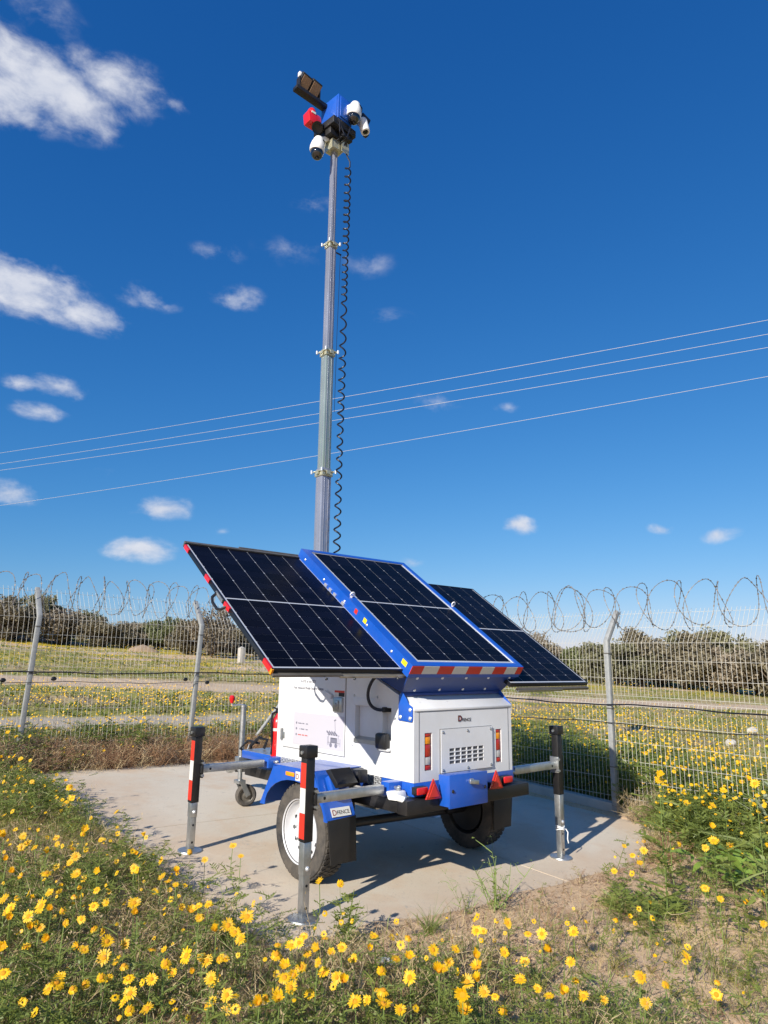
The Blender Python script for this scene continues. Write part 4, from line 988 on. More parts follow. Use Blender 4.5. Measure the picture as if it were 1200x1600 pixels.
# ------------------------------------------------------------------ security fences
def fence(axis_, const, a0, a1, posts, knee, base, out, label, cables, coil_c, coil_r, curb=None, seed=1, brace=None, sensors=()):
    """axis_ 'x': runs along x at y=const, leans out to +y; axis_ 'y': runs along y at x=const, leans out to +x"""
    P = (lambda a, o, z: (a, const + o, z)) if axis_ == 'x' else (lambda a, o, z: (const + o, a, z))
    root = thing('security_fence', P(a0, 0, base(a0)), label, 'fence', 'mesh fences round the pad')
    rg = random.Random(seed)
    tip = (.27, .37)
    for i, a in enumerate(posts):
        pz = base(a) - .1; kz = knee(a) + .02
        lean = -.075 if axis_ == 'x' else rg.uniform(-.015, .015)
        m = MB(); w = .028
        prof = [(0, pz), (0, kz), (tip[0], kz + tip[1])]
        pts = [Vector(P(a + lean, -.05, pz)), Vector(P(a, -.05, kz)), Vector(P(a, tip[0] - .05, kz + tip[1]))]
        al = Vector(P(1, 0, 0)) - Vector(P(0, 0, 0)); ou = Vector(P(0, 1, 0)) - Vector(P(0, 0, 0)); uz = Vector((0, 0, 1))
        d = (pts[2] - pts[1]).normalized(); n2 = (ou * d.z - uz * d.dot(ou)).normalized(); nm = (ou + n2).normalized()
        vs = []
        for p, n in ((pts[0], ou), (pts[1], nm * 1.08), (pts[2], n2)):
            vs += [p - al * w - n * w, p + al * w - n * w, p + al * w + n * w, p - al * w + n * w]
        fs = [(3, 2, 1, 0), (8, 9, 10, 11)] + [(k * 4 + j, k * 4 + (j + 1) % 4, (k + 1) * 4 + (j + 1) % 4, (k + 1) * 4 + j) for k in range(2) for j in range(4)]
        po = MB().add(vs, fs).build('post', 'post', root, bevel=.004)
        m = MB()
        for f in (.3, .62, .93): m.obox(Vector(P(a, -.05, pz + (kz - pz) * f)), al * (w + .006), ou * (w + .006), uz * .006)
        m.build('post_tie', 'raild', po)
    # mesh, one panel for each bay
    ends = sorted({a0, *posts, a1})
    rows = [(-1.75), (-1.55), (-1.34), (-1.13), (-.92), (-.72), (-.665), (-.61), (-.41), (-.205), 0]
    fold = lambda h: .032 * max(0, 1 - abs(h + .665) / .055)
    for e0, e1 in zip(ends[:-1], ends[1:]):
        m = MB(); V_ = []; F_ = []
        def wire(p, q, r):
            p, q = Vector(p), Vector(q); d = (q - p).normalized(); a = d.orthogonal().normalized() * r; b = d.cross(a)
            k = len(V_); V_.extend([p + a, p + b, p - a, p - b, q + a, q + b, q - a, q - b])
            F_.extend([(k, k + 1, k + 5, k + 4), (k + 1, k + 2, k + 6, k + 5), (k + 2, k + 3, k + 7, k + 6), (k + 3, k, k + 4, k + 7)])
        a = e0 + .025
        while a < e1:
            j = rg.uniform(-.003, .003); kz = knee(a); bz = base(a) + .02 - kz
            hs = [bz] + [h for h in (-.72, -.665, -.61) if h > bz + .02] + [0]
            q = [P(a + j, fold(h) + rg.uniform(-.002, .002), kz + h) for h in hs] + [P(a + j + rg.uniform(-.006, .006), tip[0] + .01, kz + tip[1] + .03)]
            for s, t in zip(q[:-1], q[1:]): wire(s, t, .0020 if axis_ == 'x' else .0022)
            a += .058 if axis_ == 'x' else .05
        for h in rows:
            if knee(e0) + h < base(e0) + .04: continue
            wire(P(e0, fold(h) + .005, knee(e0) + h), P(e1, fold(h) + .005, knee(e1) + h), .0024)
        for f in (.5, .97): wire(P(e0, tip[0] * f + .005, knee(e0) + tip[1] * f), P(e1, tip[0] * f + .005, knee(e1) + tip[1] * f), .0024)
        o = link('mesh_panel', raw_mesh('mesh_panel', [tuple(v) for v in V_], F_, 'zincw'), root); o['kind'] = 'stuff'
    for z0, z1, r in cables:
        pts = []; n = 70
        for k in range(n + 1):
            a = a0 + (a1 - a0) * k / n
            pts.append(P(a, -.09 + .006 * math.sin(k * 1.9), z0 + (z1 - z0) * k / n + .012 * math.sin(a * 2.8 + z0 * 9) + .004 * math.sin(a * 9)))
        MB().tube(pts, r, 6).build('fence_cable', 'cable', root)
    # razor wire: two crossing coils with barbs
    PIT = .34 if axis_ == 'x' else .45
    for hand in (1, -1):
        pts = []; n = int((a1 - a0) / PIT * 30)
        for k in range(n + 1):
            t = k / 30; a = a0 + t * PIT; q = hand * 2 * math.pi * t * 1.0 + (0 if hand > 0 else 1.4)
            w = 1 + .10 * math.sin(t * 1.7 + hand) + .05 * math.sin(t * 4.1)
            pts.append(Vector(P(a + .03 * math.sin(q * 2 + t), coil_c(a)[0] + coil_r * w * math.cos(q) * .9, coil_c(a)[1] + coil_r * w * math.sin(q))))
        m = MB().tube(pts, .0038, 5)
        for k in range(1, len(pts) - 1):
            d = (pts[k + 1] - pts[k - 1]).normalized(); s = d.orthogonal().normalized(); s = (s * math.cos(k * 1.3) + d.cross(s) * math.sin(k * 1.3))
            m.obox(pts[k], d * .010, s * .0085, d.cross(s) * .001)
        o = m.build('razor_wire', 'barb', root, smooth=False); o['kind'] = 'stuff'
    for a, z in sensors:
        MB().sphere(P(a, -.10, z), .036, 12, 8, (1, .45, .75) if axis_ == 'x' else (.45, 1, .75)).build('sensor', 'blackp', root)
    if curb: MB().box(*curb).build('kerb', 'conc', root, bevel=.01)
    if brace: MB().cyl(brace[0], brace[1], .026, n=12).build('brace', 'post', root)
    return root
fr_ = fence('y', 3.5, -4.6, 4.72, [-2.48, -.235, 2.05, 4.35], lambda a: 1.842 + .012 * (a + .3), lambda a: GU * 3.5 + GV * a + .01, 1,
      'mesh security fence right of the trailer with razor wire on top', [(1.112, 1.140, .0085), (.905, .915, .005)],
      lambda a: (.27, 2.285 + .005 * a), .27, seed=3)
m = MB()
for y0, y1 in ((-.20, 2.02), (2.08, 4.32)):
    z0, z1 = GU * 3.5 + GV * y0, GU * 3.5 + GV * y1
    m.add([(3.44, y0, z0 - .1), (3.56, y0, z0 - .1), (3.56, y1, z1 - .1), (3.44, y1, z1 - .1), (3.44, y0, z0 + .12), (3.56, y0, z0 + .12), (3.56, y1, z1 + .12), (3.44, y1, z1 + .12)], [(0, 3, 2, 1), (4, 5, 6, 7), (0, 1, 5, 4), (1, 2, 6, 5), (2, 3, 7, 6), (3, 0, 4, 7)])
m.build('kerb', 'conc', fr_, bevel=.01)
# a sprung loop of the razor wire hanging inside
pts = [Vector((3.66 + .05 * math.sin(q * 2), .42 + .23 * math.cos(q), 2.26 + .30 * math.sin(q) - .04 * math.cos(2 * q))) for q in [2 * math.pi * k / 40 for k in range(40)]]
m = MB().tube(pts, .0036, 5, True)
for k in range(40):
    d = (pts[(k + 1) % 40] - pts[k - 1]).normalized(); s = d.orthogonal().normalized(); s = s * math.cos(k * 1.3) + d.cross(s) * math.sin(k * 1.3)
    m.obox(pts[k], d * .011, s * .010, d.cross(s) * .001)
m.build('loose_wire_loop', 'barb', fr_, smooth=False)
fence('x', 4.75, -5.2, 3.46, [-3.88, -1.66, .58, 2.82], lambda a: 2.085 - .012 * (a + 1.65), lambda a: GU * a + GV * 4.75 + .02, 1,
      'mesh security fence behind the trailer on the left, razor wire on top', [(1.408, 1.385, .0085), (1.285, 1.262, .004)],
      lambda a: (.25, 2.43), .255, seed=7, brace=((1.60, 4.70, .46), (2.80, 4.70, 1.84)), sensors=((-2.0, 1.31), (-1.42, 1.325), (.36, 1.31), (.70, 1.265)))
tag(MB().box(3.44, 3.52, 4.70, 4.78, .1, 2.0).build('fence_corner_post', 'post'), 'square corner post where the two fences meet behind the trailer', 'post')

# overhead lines far beyond the fence
LN = [((8.43, 62.84, 19.69), (36.56, 8.35, 21.37)), ((8.58, 62.99, 18.73), (36.69, 8.48, 20.57)), ((8.67, 63.08, 18.17), (36.8, 8.6, 19.81)), ((9.14, 63.57, 15.07), (37.06, 8.86, 18.17))]
LL = ['uppermost of the four overhead wires crossing the sky', 'second overhead wire from the top', 'third overhead wire from the top', 'lowest overhead wire, set apart below the other three']
for (p, q), lab in zip(LN, LL):
    p, q = Vector(p), Vector(q); pts = []
    for k in range(61):
        t = -.45 + 1.9 * k / 60; z_ = 1.1 * ((t - .5) ** 2 - .25)
        pts.append(p.lerp(q, t) + Vector((0, 0, z_)))
    tag(MB().tube(pts, .013, 6).build('overhead_wire', 'line'), lab, 'wire', 'overhead wires')
# ------------------------------------------------------------------ vegetation
    # (seeded)
rs = np.random.RandomState(5)
def inview(x, y, z, mx_=.2, my_=.14):
    d = np.stack([x - CAM.x, y - CAM.y, z - CAM.z], 1)
    a = d @ np.array(r2); b = d @ np.array(u2); c = d @ np.array(fw)
    f = LENS / 36
    with np.errstate(all='ignore'):
        X = a / c * f * 4 / 3; Y = b / c * f
    return (c > .1) & (np.abs(X) < .5 + mx_) & (np.abs(Y) < .5 + my_)

def ribbon(pts, w, up=(0, 0, 1)):
    """a flat tapering strip through pts: vertices, triangles"""
    pts = np.asarray(pts, float); n = len(pts)
    t = np.gradient(pts, axis=0); t /= np.linalg.norm(t, axis=1)[:, None] + 1e-9
    s = np.cross(t, np.array([rs.normal(), rs.normal(), .2])); s /= np.linalg.norm(s, axis=1)[:, None] + 1e-9
    w = np.asarray(w)[:, None] * .5
    v = np.concatenate([pts - s * w, pts + s * w]); f = []
    for i in range(n - 1): f += [(i, i + 1, n + i + 1), (i, n + i + 1, n + i)]
    return v, np.array(f)
class TM:
    def __init__(s): s.v = []; s.f = []; s.n = 0
    def add(s, v, f): s.v.append(np.asarray(v, float)); s.f.append(np.asarray(f) + s.n); s.n += len(v)
    def get(s): return np.concatenate(s.v), np.concatenate(s.f)
def curve(p, d, l, bend, n):
    p = np.array(p, float); d = np.array(d, float); d /= np.linalg.norm(d); out = [p.copy()]
    for k in range(n):
        d = d + np.array(bend) / n; d /= np.linalg.norm(d); p = p + d * l / n; out.append(p.copy())
    return np.array(out)
def leaf_lobes(t, p, d, l, nl, w):
    """feathery leaf: a rib with paired narrow lobes"""
    d = d / np.linalg.norm(d); rib = curve(p, d, l, (0, 0, -.35), 3)
    v, f = ribbon(rib, [w, w, w * .8, w * .3]); t.add(v, f)
    sd = np.cross(d, [0, 0, 1]); sd /= np.linalg.norm(sd) + 1e-9; nrm = np.cross(sd, d)
    for k in range(nl):
        a = .25 + .7 * k / nl; q = rib[0] + (rib[-1] - rib[0]) * a
        for s in (-1, 1):
            e = q + (sd * s * .8 + d * .55 + nrm * rs.uniform(-.4, .4)) * l * (.42 - .22 * a)
            m = (q + e) / 2; n2 = np.cross(e - q, nrm + rs.normal(0, .3, 3)); n2 = n2 / (np.linalg.norm(n2) + 1e-9) * w * .9
            t.add([q, m - n2, e, m + n2], [(0, 1, 2), (0, 2, 3)])
def sprig(h=1.0, nl=7, lobes=4, lean=.3, w=.02, ll=.34):
    t = TM(); a = rs.uniform(0, 6.28)
    st_ = curve((0, 0, 0), (math.cos(a) * lean, math.sin(a) * lean, 1), h, (rs.normal(0, .35), rs.normal(0, .35), 0), 5)
    v, f = ribbon(st_, [w * 1.1] * 4 + [w * .8, w * .5]); t.add(v, f)
    for k in range(nl):
        u = (.08 + .9 * k / nl) * 5; i = min(4, int(u)); p = st_[i] + (st_[i + 1] - st_[i]) * (u - i)
        b = k * 2.4 + rs.uniform(-.4, .4); leaf_lobes(t, p, np.array([math.cos(b), math.sin(b), rs.uniform(.1, .9)]), ll * rs.uniform(.7, 1.2), lobes, w)
    return t.get()
def tuft(nb=12, h=1.0, spread=.5, w=.02, seg=4):
    t = TM()
    for k in range(nb):
        a = rs.uniform(0, 6.28); s = rs.uniform(.1, spread)
        c = curve((rs.normal(0, .05), rs.normal(0, .05), 0), (math.cos(a) * s, math.sin(a) * s, 1), h * rs.uniform(.5, 1), (math.cos(a) * .8, math.sin(a) * .8, -.3), seg)
        v, f = ribbon(c, np.interp(np.linspace(0, 4, seg + 1), range(5), [w, w, w * .8, w * .5, w * .08])); t.add(v, f)
    return t.get()
def twigs(nb=10, h=1.0, w=.014, seeds=0, sub=5):
    t = TM()
    for k in range(nb):
        a = rs.uniform(0, 6.28); s = rs.uniform(.1, .9)
        c = curve((rs.normal(0, .06), rs.normal(0, .06), 0), (math.cos(a) * s, math.sin(a) * s, 1), h * rs.uniform(.5, 1), (rs.normal(0, .6), rs.normal(0, .6), 0), 4)
        v, f = ribbon(c, [w, w * .9, w * .8, w * .6, w * .3]); t.add(v, f)
        for j in range(sub):
            p = c[rs.randint(1, 5)]; e = p + np.array([rs.normal(0, .12), rs.normal(0, .12), rs.uniform(0, .2)]) * h
            v, f = ribbon([p, (p + e) / 2 + rs.normal(0, .015, 3), e], [w * .7, w * .6, w * .3]); t.add(v, f)
            for _ in range(seeds):
                q = e + rs.normal(0, .03, 3) * h; r_ = rs.normal(0, 1, (2, 3)) * .02 * h
                t.add([q, q + r_[0], q + r_[1]], [(0, 1, 2)])
    return t.get()
def broad(nb=10, ll=1.0):
    t = TM()
    for k in range(nb):
        a = k * 2.4 + rs.uniform(-.3, .3); el = rs.uniform(.1, .9); l = ll * rs.uniform(.6, 1)
        c = curve((0, 0, rs.uniform(0, .25)), (math.cos(a), math.sin(a), el), l, (0, 0, -.8), 5)
        v, f = ribbon(c, np.array([.05, .16, .26, .28, .2, .02]) * l); t.add(v, f)
    return t.get()
def scatter(name, temps, x, y, sc, label, material, parent=None, z=None, tilt=.15, kind='stuff', hs=None):
    z = gz(x, y) - .008 if z is None else z
    n = len(x); which = rs.randint(0, len(temps), n); yaw = rs.uniform(0, 6.28, n); VV = []; FF = []; off = 0
    for k, (v, f) in enumerate(temps):
        i = np.where(which == k)[0]
        if not len(i): continue
        s = sc[i][:, None]; c, q = np.cos(yaw[i])[:, None], np.sin(yaw[i])[:, None]
        hx, hy_ = rs.normal(0, tilt, len(i))[:, None], rs.normal(0, tilt, len(i))[:, None]
        X = (v[None, :, 0] * c - v[None, :, 1] * q + v[None, :, 2] * hx) * s + x[i][:, None]
        Y = (v[None, :, 0] * q + v[None, :, 1] * c + v[None, :, 2] * hy_) * s + y[i][:, None]
        Z = v[None, :, 2] * s * (1 if hs is None else hs) + z[i][:, None]
        VV.append(np.stack([X, Y, Z], 2).reshape(-1, 3))
        FF.append((f[None] + (np.arange(len(i)) * len(v))[:, None, None] + off).reshape(-1, 3)); off += len(i) * len(v)
    me = raw_mesh(name, np.concatenate(VV), np.concatenate(FF), material)
    o = link(name, me, parent); o['kind'] = kind; o['label'] = label
    return o
def sample(n, x0, x1, y0, y1, dens, vh=.2):
    x = rs.uniform(x0, x1, n); y = rs.uniform(y0, y1, n)
    k = rs.uniform(0, 1, n) < dens(x, y); x, y = x[k], y[k]
    k = inview(x, y, gz(x, y) + vh * .5); return x[k], y[k]
def padd(x, y, e=.0):
    return ~((x > PAD[0] - e) & (x < PAD[1] + e) & (y > PAD[2] - e) & (y < PAD[3] + e))
def campd(x, y): return np.hypot(x - CAM.x, y - CAM.y)
SP = [sprig(nl=7, lobes=4, w=.017, ll=.36) for _ in range(8)]
SPL = [tuft(7, spread=.8, w=.09, seg=2) for _ in range(4)]
TF = [tuft(12, w=.035) for _ in range(4)]; TFT = [tuft(7, spread=.25, w=.016) for _ in range(4)]
TW = [twigs(6, seeds=2, sub=3) for _ in range(8)]; TWL = [tuft(5, spread=.9, w=.05, seg=2) for _ in range(4)]
BR = [broad(9) for _ in range(3)]
near = lambda x, y: padd(x, y, .0) & (campd(x, y) > 1.5) & (x < 3.42) & (y < 4.65)
leftw = lambda x, y: np.clip((-x - y * .0 - .9) / .8, 0, 1) * (1 - .75 * np.clip((-x - 1.9) / -.5, 0, 1))
# fresh green growth
lw_ = lambda x: np.clip((-.5 - x) / 1.0, 0, 1)
edge_ = lambda x, y: np.where((x > -1.45) & (y > -1.85) & (y < 0) & (x < 2.5), .15, 1.0)
def dg(x, y):
    n = wob(x, y, 1.5, 21) * .8 + wob(x, y, 4.0, 22) * .5
    lush = np.clip((-.75 - x) / .9, 0, 1) * .85 + .06
    rc = np.exp(-(((x - 3.1) / .4) ** 2 + ((y + 1.5) / .5) ** 2)) * 1.0
    rd = np.exp(-(((x - 2.6) / .6) ** 2 + ((y + 1.9) / .4) ** 2)) * .5
    far_ = np.clip((y - 3.8) / .8, 0, 1) * .3
    return near(x, y) * edge_(x, y) * np.clip(lush * (n * .95 + .42) + rc + rd - far_, 0, 1)
x, y = sample(34000, -4.2, 3.42, -4.4, 4.7, dg)
s = rs.uniform(.10, .31, len(x)) * (1 + .9 * np.exp(-(((x - 3.0) / .5) ** 2 + ((y + 1.25) / .7) ** 2)))
scatter('green_undergrowth', SP, x, y, s, 'feathery green daisy leaves covering the foreground soil', 'leaf', tilt=.45)
x, y = sample(9000, -4.2, 3.42, -4.4, 4.7, lambda x, y: near(x, y) * edge_(x, y) * np.clip(.02 + .34 * lw_(x) + wob(x, y, 2.0, 31) * .5, 0, 1))
scatter('olive_undergrowth', SP, x, y, rs.uniform(.07, .18, len(x)), 'yellowing low weeds between the daisies', 'leaf2', tilt=.6)
# grass and straw
def blades(name, n, dens, l0, l1, w, flat, label, material, box=(-4.2, 3.42, -4.4, 4.7)):
    x, y = sample(n, box[0], box[1], box[2], box[3], dens); n = len(x)
    p = np.stack([x, y, gz(x, y) + .002], 1); a = rs.uniform(0, 6.28, n); el = np.clip(rs.normal(flat, .35, n), .03, 1.5)
    d = np.stack([np.cos(a) * np.cos(el), np.sin(a) * np.cos(el), np.sin(el)], 1); l = rs.uniform(l0, l1, n)[:, None]
    s = np.stack([-np.sin(a + rs.normal(0, .6, n)), np.cos(a), rs.normal(0, .3, n)], 1) * w * rs.uniform(.6, 1.2, n)[:, None]
    mid = p + d * l * .55 + rs.normal(0, .06, (n, 3)) * l; e = p + d * l + np.stack([np.cos(a), np.sin(a), -.6 + 0 * a], 1) * l * .18
    V_ = np.stack([p - s, p + s, mid - s * .8, mid + s * .8, e], 1).reshape(-1, 3)
    F_ = (np.array([(0, 1, 3), (0, 3, 2), (2, 3, 4)])[None] + (np.arange(n) * 5)[:, None, None]).reshape(-1, 3)
    o = link(name, raw_mesh(name, V_, F_, material)); o['kind'] = 'stuff'; o['label'] = label
blades('grass_blades', 60000, lambda x, y: near(x, y) * edge_(x, y) * np.clip(.02 + .55 * lw_(x) + .6 * wob(x, y, 1.8, 43), 0, 1), .05, .17, .0022, 1.1, 'fine green grass blades between the daisies', 'leaf')
blades('olive_grass_blades', 70000, lambda x, y: near(x, y) * edge_(x, y) * np.clip(.16 + .5 * lw_(x) + .6 * wob(x, y, 2.4, 44), 0, 1), .04, .15, .0022, .9, 'fine yellow green grass blades in the foreground', 'leaf2')
blades('straw_blades', 90000, lambda x, y: near(x, y) * np.clip(.30 + .3 * lw_(x) + .7 * wob(x, y, 2.1, 45), 0, 1), .03, .13, .0018, .45, 'fine straw and dead grass littering the soil', 'straw')
blades('rusty_litter', 60000, lambda x, y: near(x, y) * np.clip(.34 + .2 * lw_(x) + .8 * wob(x, y, 2.6, 46), 0, 1), .02, .09, .0022, .3, 'rusty dead leaf litter on the soil', 'dry')
x, y = sample(6000, -4.2, 3.42, -4.4, 4.7, lambda x, y: near(x, y) * np.clip(.02 + .14 * lw_(x) + wob(x, y, 1.7, 41) * .6, 0, 1))
scatter('grass_tufts', TF, x, y, rs.uniform(.05, .15, len(x)), 'short green grass tufts in the sandy foreground', 'leaf2', tilt=.3)
x, y = sample(8000, -4.2, 3.42, -4.4, 4.7, lambda x, y: near(x, y) * edge_(x, y) * np.clip(.12 + .4 * lw_(x) + wob(x, y, 2.2, 51) * .6, 0, 1))
scatter('dry_straw', TW, x, y, rs.uniform(.05, .14, len(x)), 'thin dry straw and dead stalks lying on the soil', 'straw', tilt=.9, hs=.6)
x, y = sample(4200, -4.2, 3.42, -4.4, 4.7, lambda x, y: near(x, y) * np.clip(.30 + wob(x, y, 1.6, 61) * .6 + .5 * np.exp(-(((x - 1.4) / 1.2) ** 2 + ((y + 1.6) / .4) ** 2)), 0, 1))
scatter('dry_brown_weeds', TW, x, y, rs.uniform(.06, .17, len(x)), 'low rusty dead weeds in the foreground', 'dry', tilt=.4)
x, y = sample(2200, -4.2, 1.5, -4.4, 4.2, lambda x, y: near(x, y) * edge_(x, y) * np.clip(.15 + .5 * lw_(x) + .6 * wob(x, y, 1.9, 47), 0, 1))
scatter('standing_stalks', TW, x, y, rs.uniform(.14, .32, len(x)), 'thin standing dead stalks among the daisies', 'straw', tilt=.3)
# tall seeding grass close to the camera, lower left
x, y = sample(160, -3.6, -1.2, -3.0, -.8, lambda x, y: (campd(x, y) > 1.7) & (campd(x, y) < 4.2) & padd(x, y))
scatter('seeding_grass', TFT, x, y, rs.uniform(.16, .34, len(x)), 'tall thin straw coloured grass at the bottom left', 'straw', tilt=.2)
x, y = sample(500, -3.6, .6, -3.4, -.8, lambda x, y: (campd(x, y) > 1.9) & (campd(x, y) < 4.2) & padd(x, y))
scatter('seeding_grass', TFT, x, y, rs.uniform(.14, .32, len(x)), 'tall thin green grass among the nearest daisies', 'stem', tilt=.2)
# rusty dead weeds along the left fence
x, y = sample(2000, -3.2, 3.3, 4.02, 4.9, lambda x, y: (.8 + .6 * wob(x, y, 1.6, 19)) * (y > 4.12 + .10 * wob(x, y, 2, 7)))
scatter('rusty_fence_weeds', TW, x, y, rs.uniform(.14, .40, len(x)), 'rusty brown dead weeds along the foot of the left fence', 'dry', tilt=.25)
x, y = sample(1100, -3.2, 3.3, 4.55, 5.4, lambda x, y: .4 + .6 * wob(x, y, 1.4, 9))
scatter('fence_foot_greens', SP, x, y, rs.uniform(.25, .5, len(x)), 'green weeds growing through the foot of the left fence', 'leaf', tilt=.25)
x, y = sample(900, -3.2, 3.3, 4.05, 4.9, lambda x, y: .5 + .7 * wob(x, y, 2.3, 17))
scatter('fence_foot_straw', TW, x, y, rs.uniform(.15, .4, len(x)), 'pale straw and yellow stalks at the foot of the left fence', 'straw', tilt=.3)
x, y = sample(500, -3.2, 3.3, 4.1, 4.9, lambda x, y: .5 + .6 * wob(x, y, 1.1, 13))
scatter('fence_foot_greys', TW, x, y, rs.uniform(.25, .45, len(x)), 'dark grey dead stalks at the foot of the left fence', 'drygrey', tilt=.3)
# tall growth either side of the right fence
x, y = sample(1000, 2.6, 3.44, -2.5, -.95, lambda x, y: np.clip((x - 2.65 + .25 * wob(x, y, 2.5, 73)) / .5, 0, 1))
scatter('right_clump_greens', SP, x, y, rs.uniform(.22, .55, len(x)) * np.clip((x - 2.2) / 1.0, .4, 1.1), 'tall fresh green weeds crowding the right fence', 'leaf', tilt=.25)
x, y = sample(5200, 3.6, 9.5, -4.0, 7.5, lambda x, y: np.clip((1.1 - (x - 3.6) / np.where(y > -.6, 3.6, 1.6)) + .3 * wob(x, y, 1.1, 71), .02, 1), .7)
s = rs.uniform(.40, .72, len(x)) * np.clip(1.1 - (x - 3.6) / 12, .55, 1.1)
scatter('daisy_thicket', SP, x, y, s, 'dense green daisy thicket behind the right fence', 'leaf', tilt=.2)
# field growth further out
def wedge(n, r0, r1, dens, vh=.3):
    t = rs.uniform(-.62, .62, n); r = r0 * (r1 / r0) ** rs.uniform(0, 1, n)
    a = math.pi / 2 - YAW + t; x = CAM.x + np.cos(a) * r; y = CAM.y + np.sin(a) * r
    k = (rs.uniform(0, 1, n) < dens(x, y)) & ((y > 5.0) | (x > 3.75)); x, y = x[k], y[k]
    k = inview(x, y, gz(x, y)); return x[k], y[k]
ontrack = lambda x, y: (np.abs(y + .2756 * x - 18.2) < 2.3) | ((y > 7.4) & (y < 9.1) & (x < 4.2))
x, y = wedge(30000, 9, 75, lambda x, y: ~ontrack(x, y) * np.clip(.5 + .6 * wob(x, y * 1.8, .5, 81), .05, 1))
r = campd(x, y)
k = rs.uniform(0, 1, len(x)) < np.where(x > 4, .75, .45)
scatter('field_dry_grass', SPL, x[k], y[k], rs.uniform(.10, .24, int(k.sum())), 'yellow olive grass across the field beyond the fences', 'leaf2', tilt=.35)
x, y, r = x[~k], y[~k], r[~k]
scatter('field_weeds', SPL, x, y, rs.uniform(.10, .26, len(x)) * (1 + r / 90), 'green weeds across the field beyond the fences', 'leaf', tilt=.3)
x, y = wedge(12000, 9, 75, lambda x, y: ~ontrack(x, y) * np.clip(.35 + .7 * wob(x, y * 1.8, .6, 91), .05, 1))
scatter('field_straw', TWL, x, y, rs.uniform(.15, .32, len(x)), 'dry brown weeds across the field beyond the fences', 'drygrey', tilt=.4)
# yellow bloom too far or too dense to count
def blob():
    a = np.linspace(0, 6.283, 8)[:-1]; v = [(0, 0, .1)] + [(math.cos(q) * .5, math.sin(q) * .5, 0) for q in a]
    return np.array(v), np.array([(0, i + 1, (i + 1) % 7 + 1) for i in range(7)])
def bloom(name, x, y, h, d, label):
    v, f = blob(); n = len(x); z = gz(x, y) + h
    nr = np.stack([rs.normal(TOSUN.x * .75, .3, n), rs.normal(TOSUN.y * .75 - .15, .3, n), rs.uniform(.5, 1.3, n)], 1); nr /= np.linalg.norm(nr, axis=1)[:, None]
    a = np.cross(nr, [0, 0, 1.]); a /= np.linalg.norm(a, axis=1)[:, None] + 1e-9; b = np.cross(nr, a)
    W = (v[None, :, 0:1] * a[:, None] + v[None, :, 1:2] * b[:, None] + v[None, :, 2:3] * nr[:, None]) * d[:, None, None] + np.stack([x, y, z], 1)[:, None]
    F_ = (f[None] + (np.arange(n) * 8)[:, None, None]).reshape(-1, 3)
    o = link(name, raw_mesh(name, W.reshape(-1, 3), F_, 'petal')); o['kind'] = 'stuff'; o['label'] = label
x, y = sample(10500, 3.65, 11.5, -4.2, 8.5, lambda x, y: np.clip((1.0 - (x - 3.6) / np.where(y > -.6, 4.5, 2.5)) * (.8 + .6 * wob(x, y, 1.3, 72)), .06, 1), .7)
bloom('thicket_bloom', x, y, rs.uniform(.2, .80, len(x)) * np.clip(1.1 - (x - 3.6) / 12, .55, 1.1), rs.uniform(.020, .042, len(x)), 'mass of small yellow daisies behind the right fence')
def bandd(x, y):
    l = y + .2756 * x
    d = .30 * (l < 14) + .10 * ((l >= 14) & (l < 21)) + .10 * ((l >= 21) & (l < 27)) + .22 * ((l >= 27) & (l < 34)) + .45 * (l >= 38)
    d = d * np.where(x > 4, .55, 1.0)
    return ~ontrack(x, y) * np.clip(d * (1 + 1.6 * wob(x, y * 1.9, .5, 101)), .004, 1)
x, y = sample(260, 2.65, 3.42, -2.5, -1.0, lambda x, y: np.clip((x - 2.5) / .5, 0, 1))
bloom('clump_bloom', x, y, rs.uniform(.18, .60, len(x)), rs.uniform(.018, .042, len(x)), 'yellow blossoms over the green clump at the right fence')
x, y = wedge(70000, 9, 80, bandd)
bloom('field_bloom', x, y, rs.uniform(.12, .35, len(x)), rs.uniform(.015, .032, len(x)) * (1 + campd(x, y) / 80), 'yellow bloom scattered over the field beyond the fences')
x, y = sample(900, -4.2, 3.4, -4.4, 4.65, lambda x, y: near(x, y) * np.clip((-.6 - x) / 1.2, .12, .9))
bloom('small_bloom', x, y, rs.uniform(.05, .20, len(x)), rs.uniform(.012, .028, len(x)), 'tiny yellow blossoms low among the foreground weeds')
# pebbles
def peb():
    v = []; 
    for z_, r_ in ((-.3, .7), (.25, .75)): v += [(math.cos(q) * r_ * rs.uniform(.7, 1.2), math.sin(q) * r_ * rs.uniform(.7, 1.2), z_) for q in np.linspace(0, 6.283, 7)[:-1]]
    v.append((0, 0, .5)); f = [(i, (i + 1) % 6, 6 + (i + 1) % 6) for i in range(6)] + [(i, 6 + (i + 1) % 6, 6 + i) for i in range(6)] + [(6 + i, 6 + (i + 1) % 6, 12) for i in range(6)]
    return np.array(v), np.array(f)
PB = [peb() for _ in range(4)]
x, y = sample(14000, -4.0, 3.4, -4.2, 4.6, lambda x, y: near(x, y) * np.clip(.25 + .5 * wob(x, y, 1.9, 111) + 1.0 * np.exp(-(((x - .0) / .7) ** 2 + ((y + 3.1) / .45) ** 2)), 0, 1))
scatter('pebbles', PB, x, y, .004 + .010 * rs.uniform(0, 1, len(x)) ** 3 + .016 * (rs.uniform(0, 1, len(x)) > .985), 'small pebbles and clods on the sandy soil', 'pebble', tilt=.1)

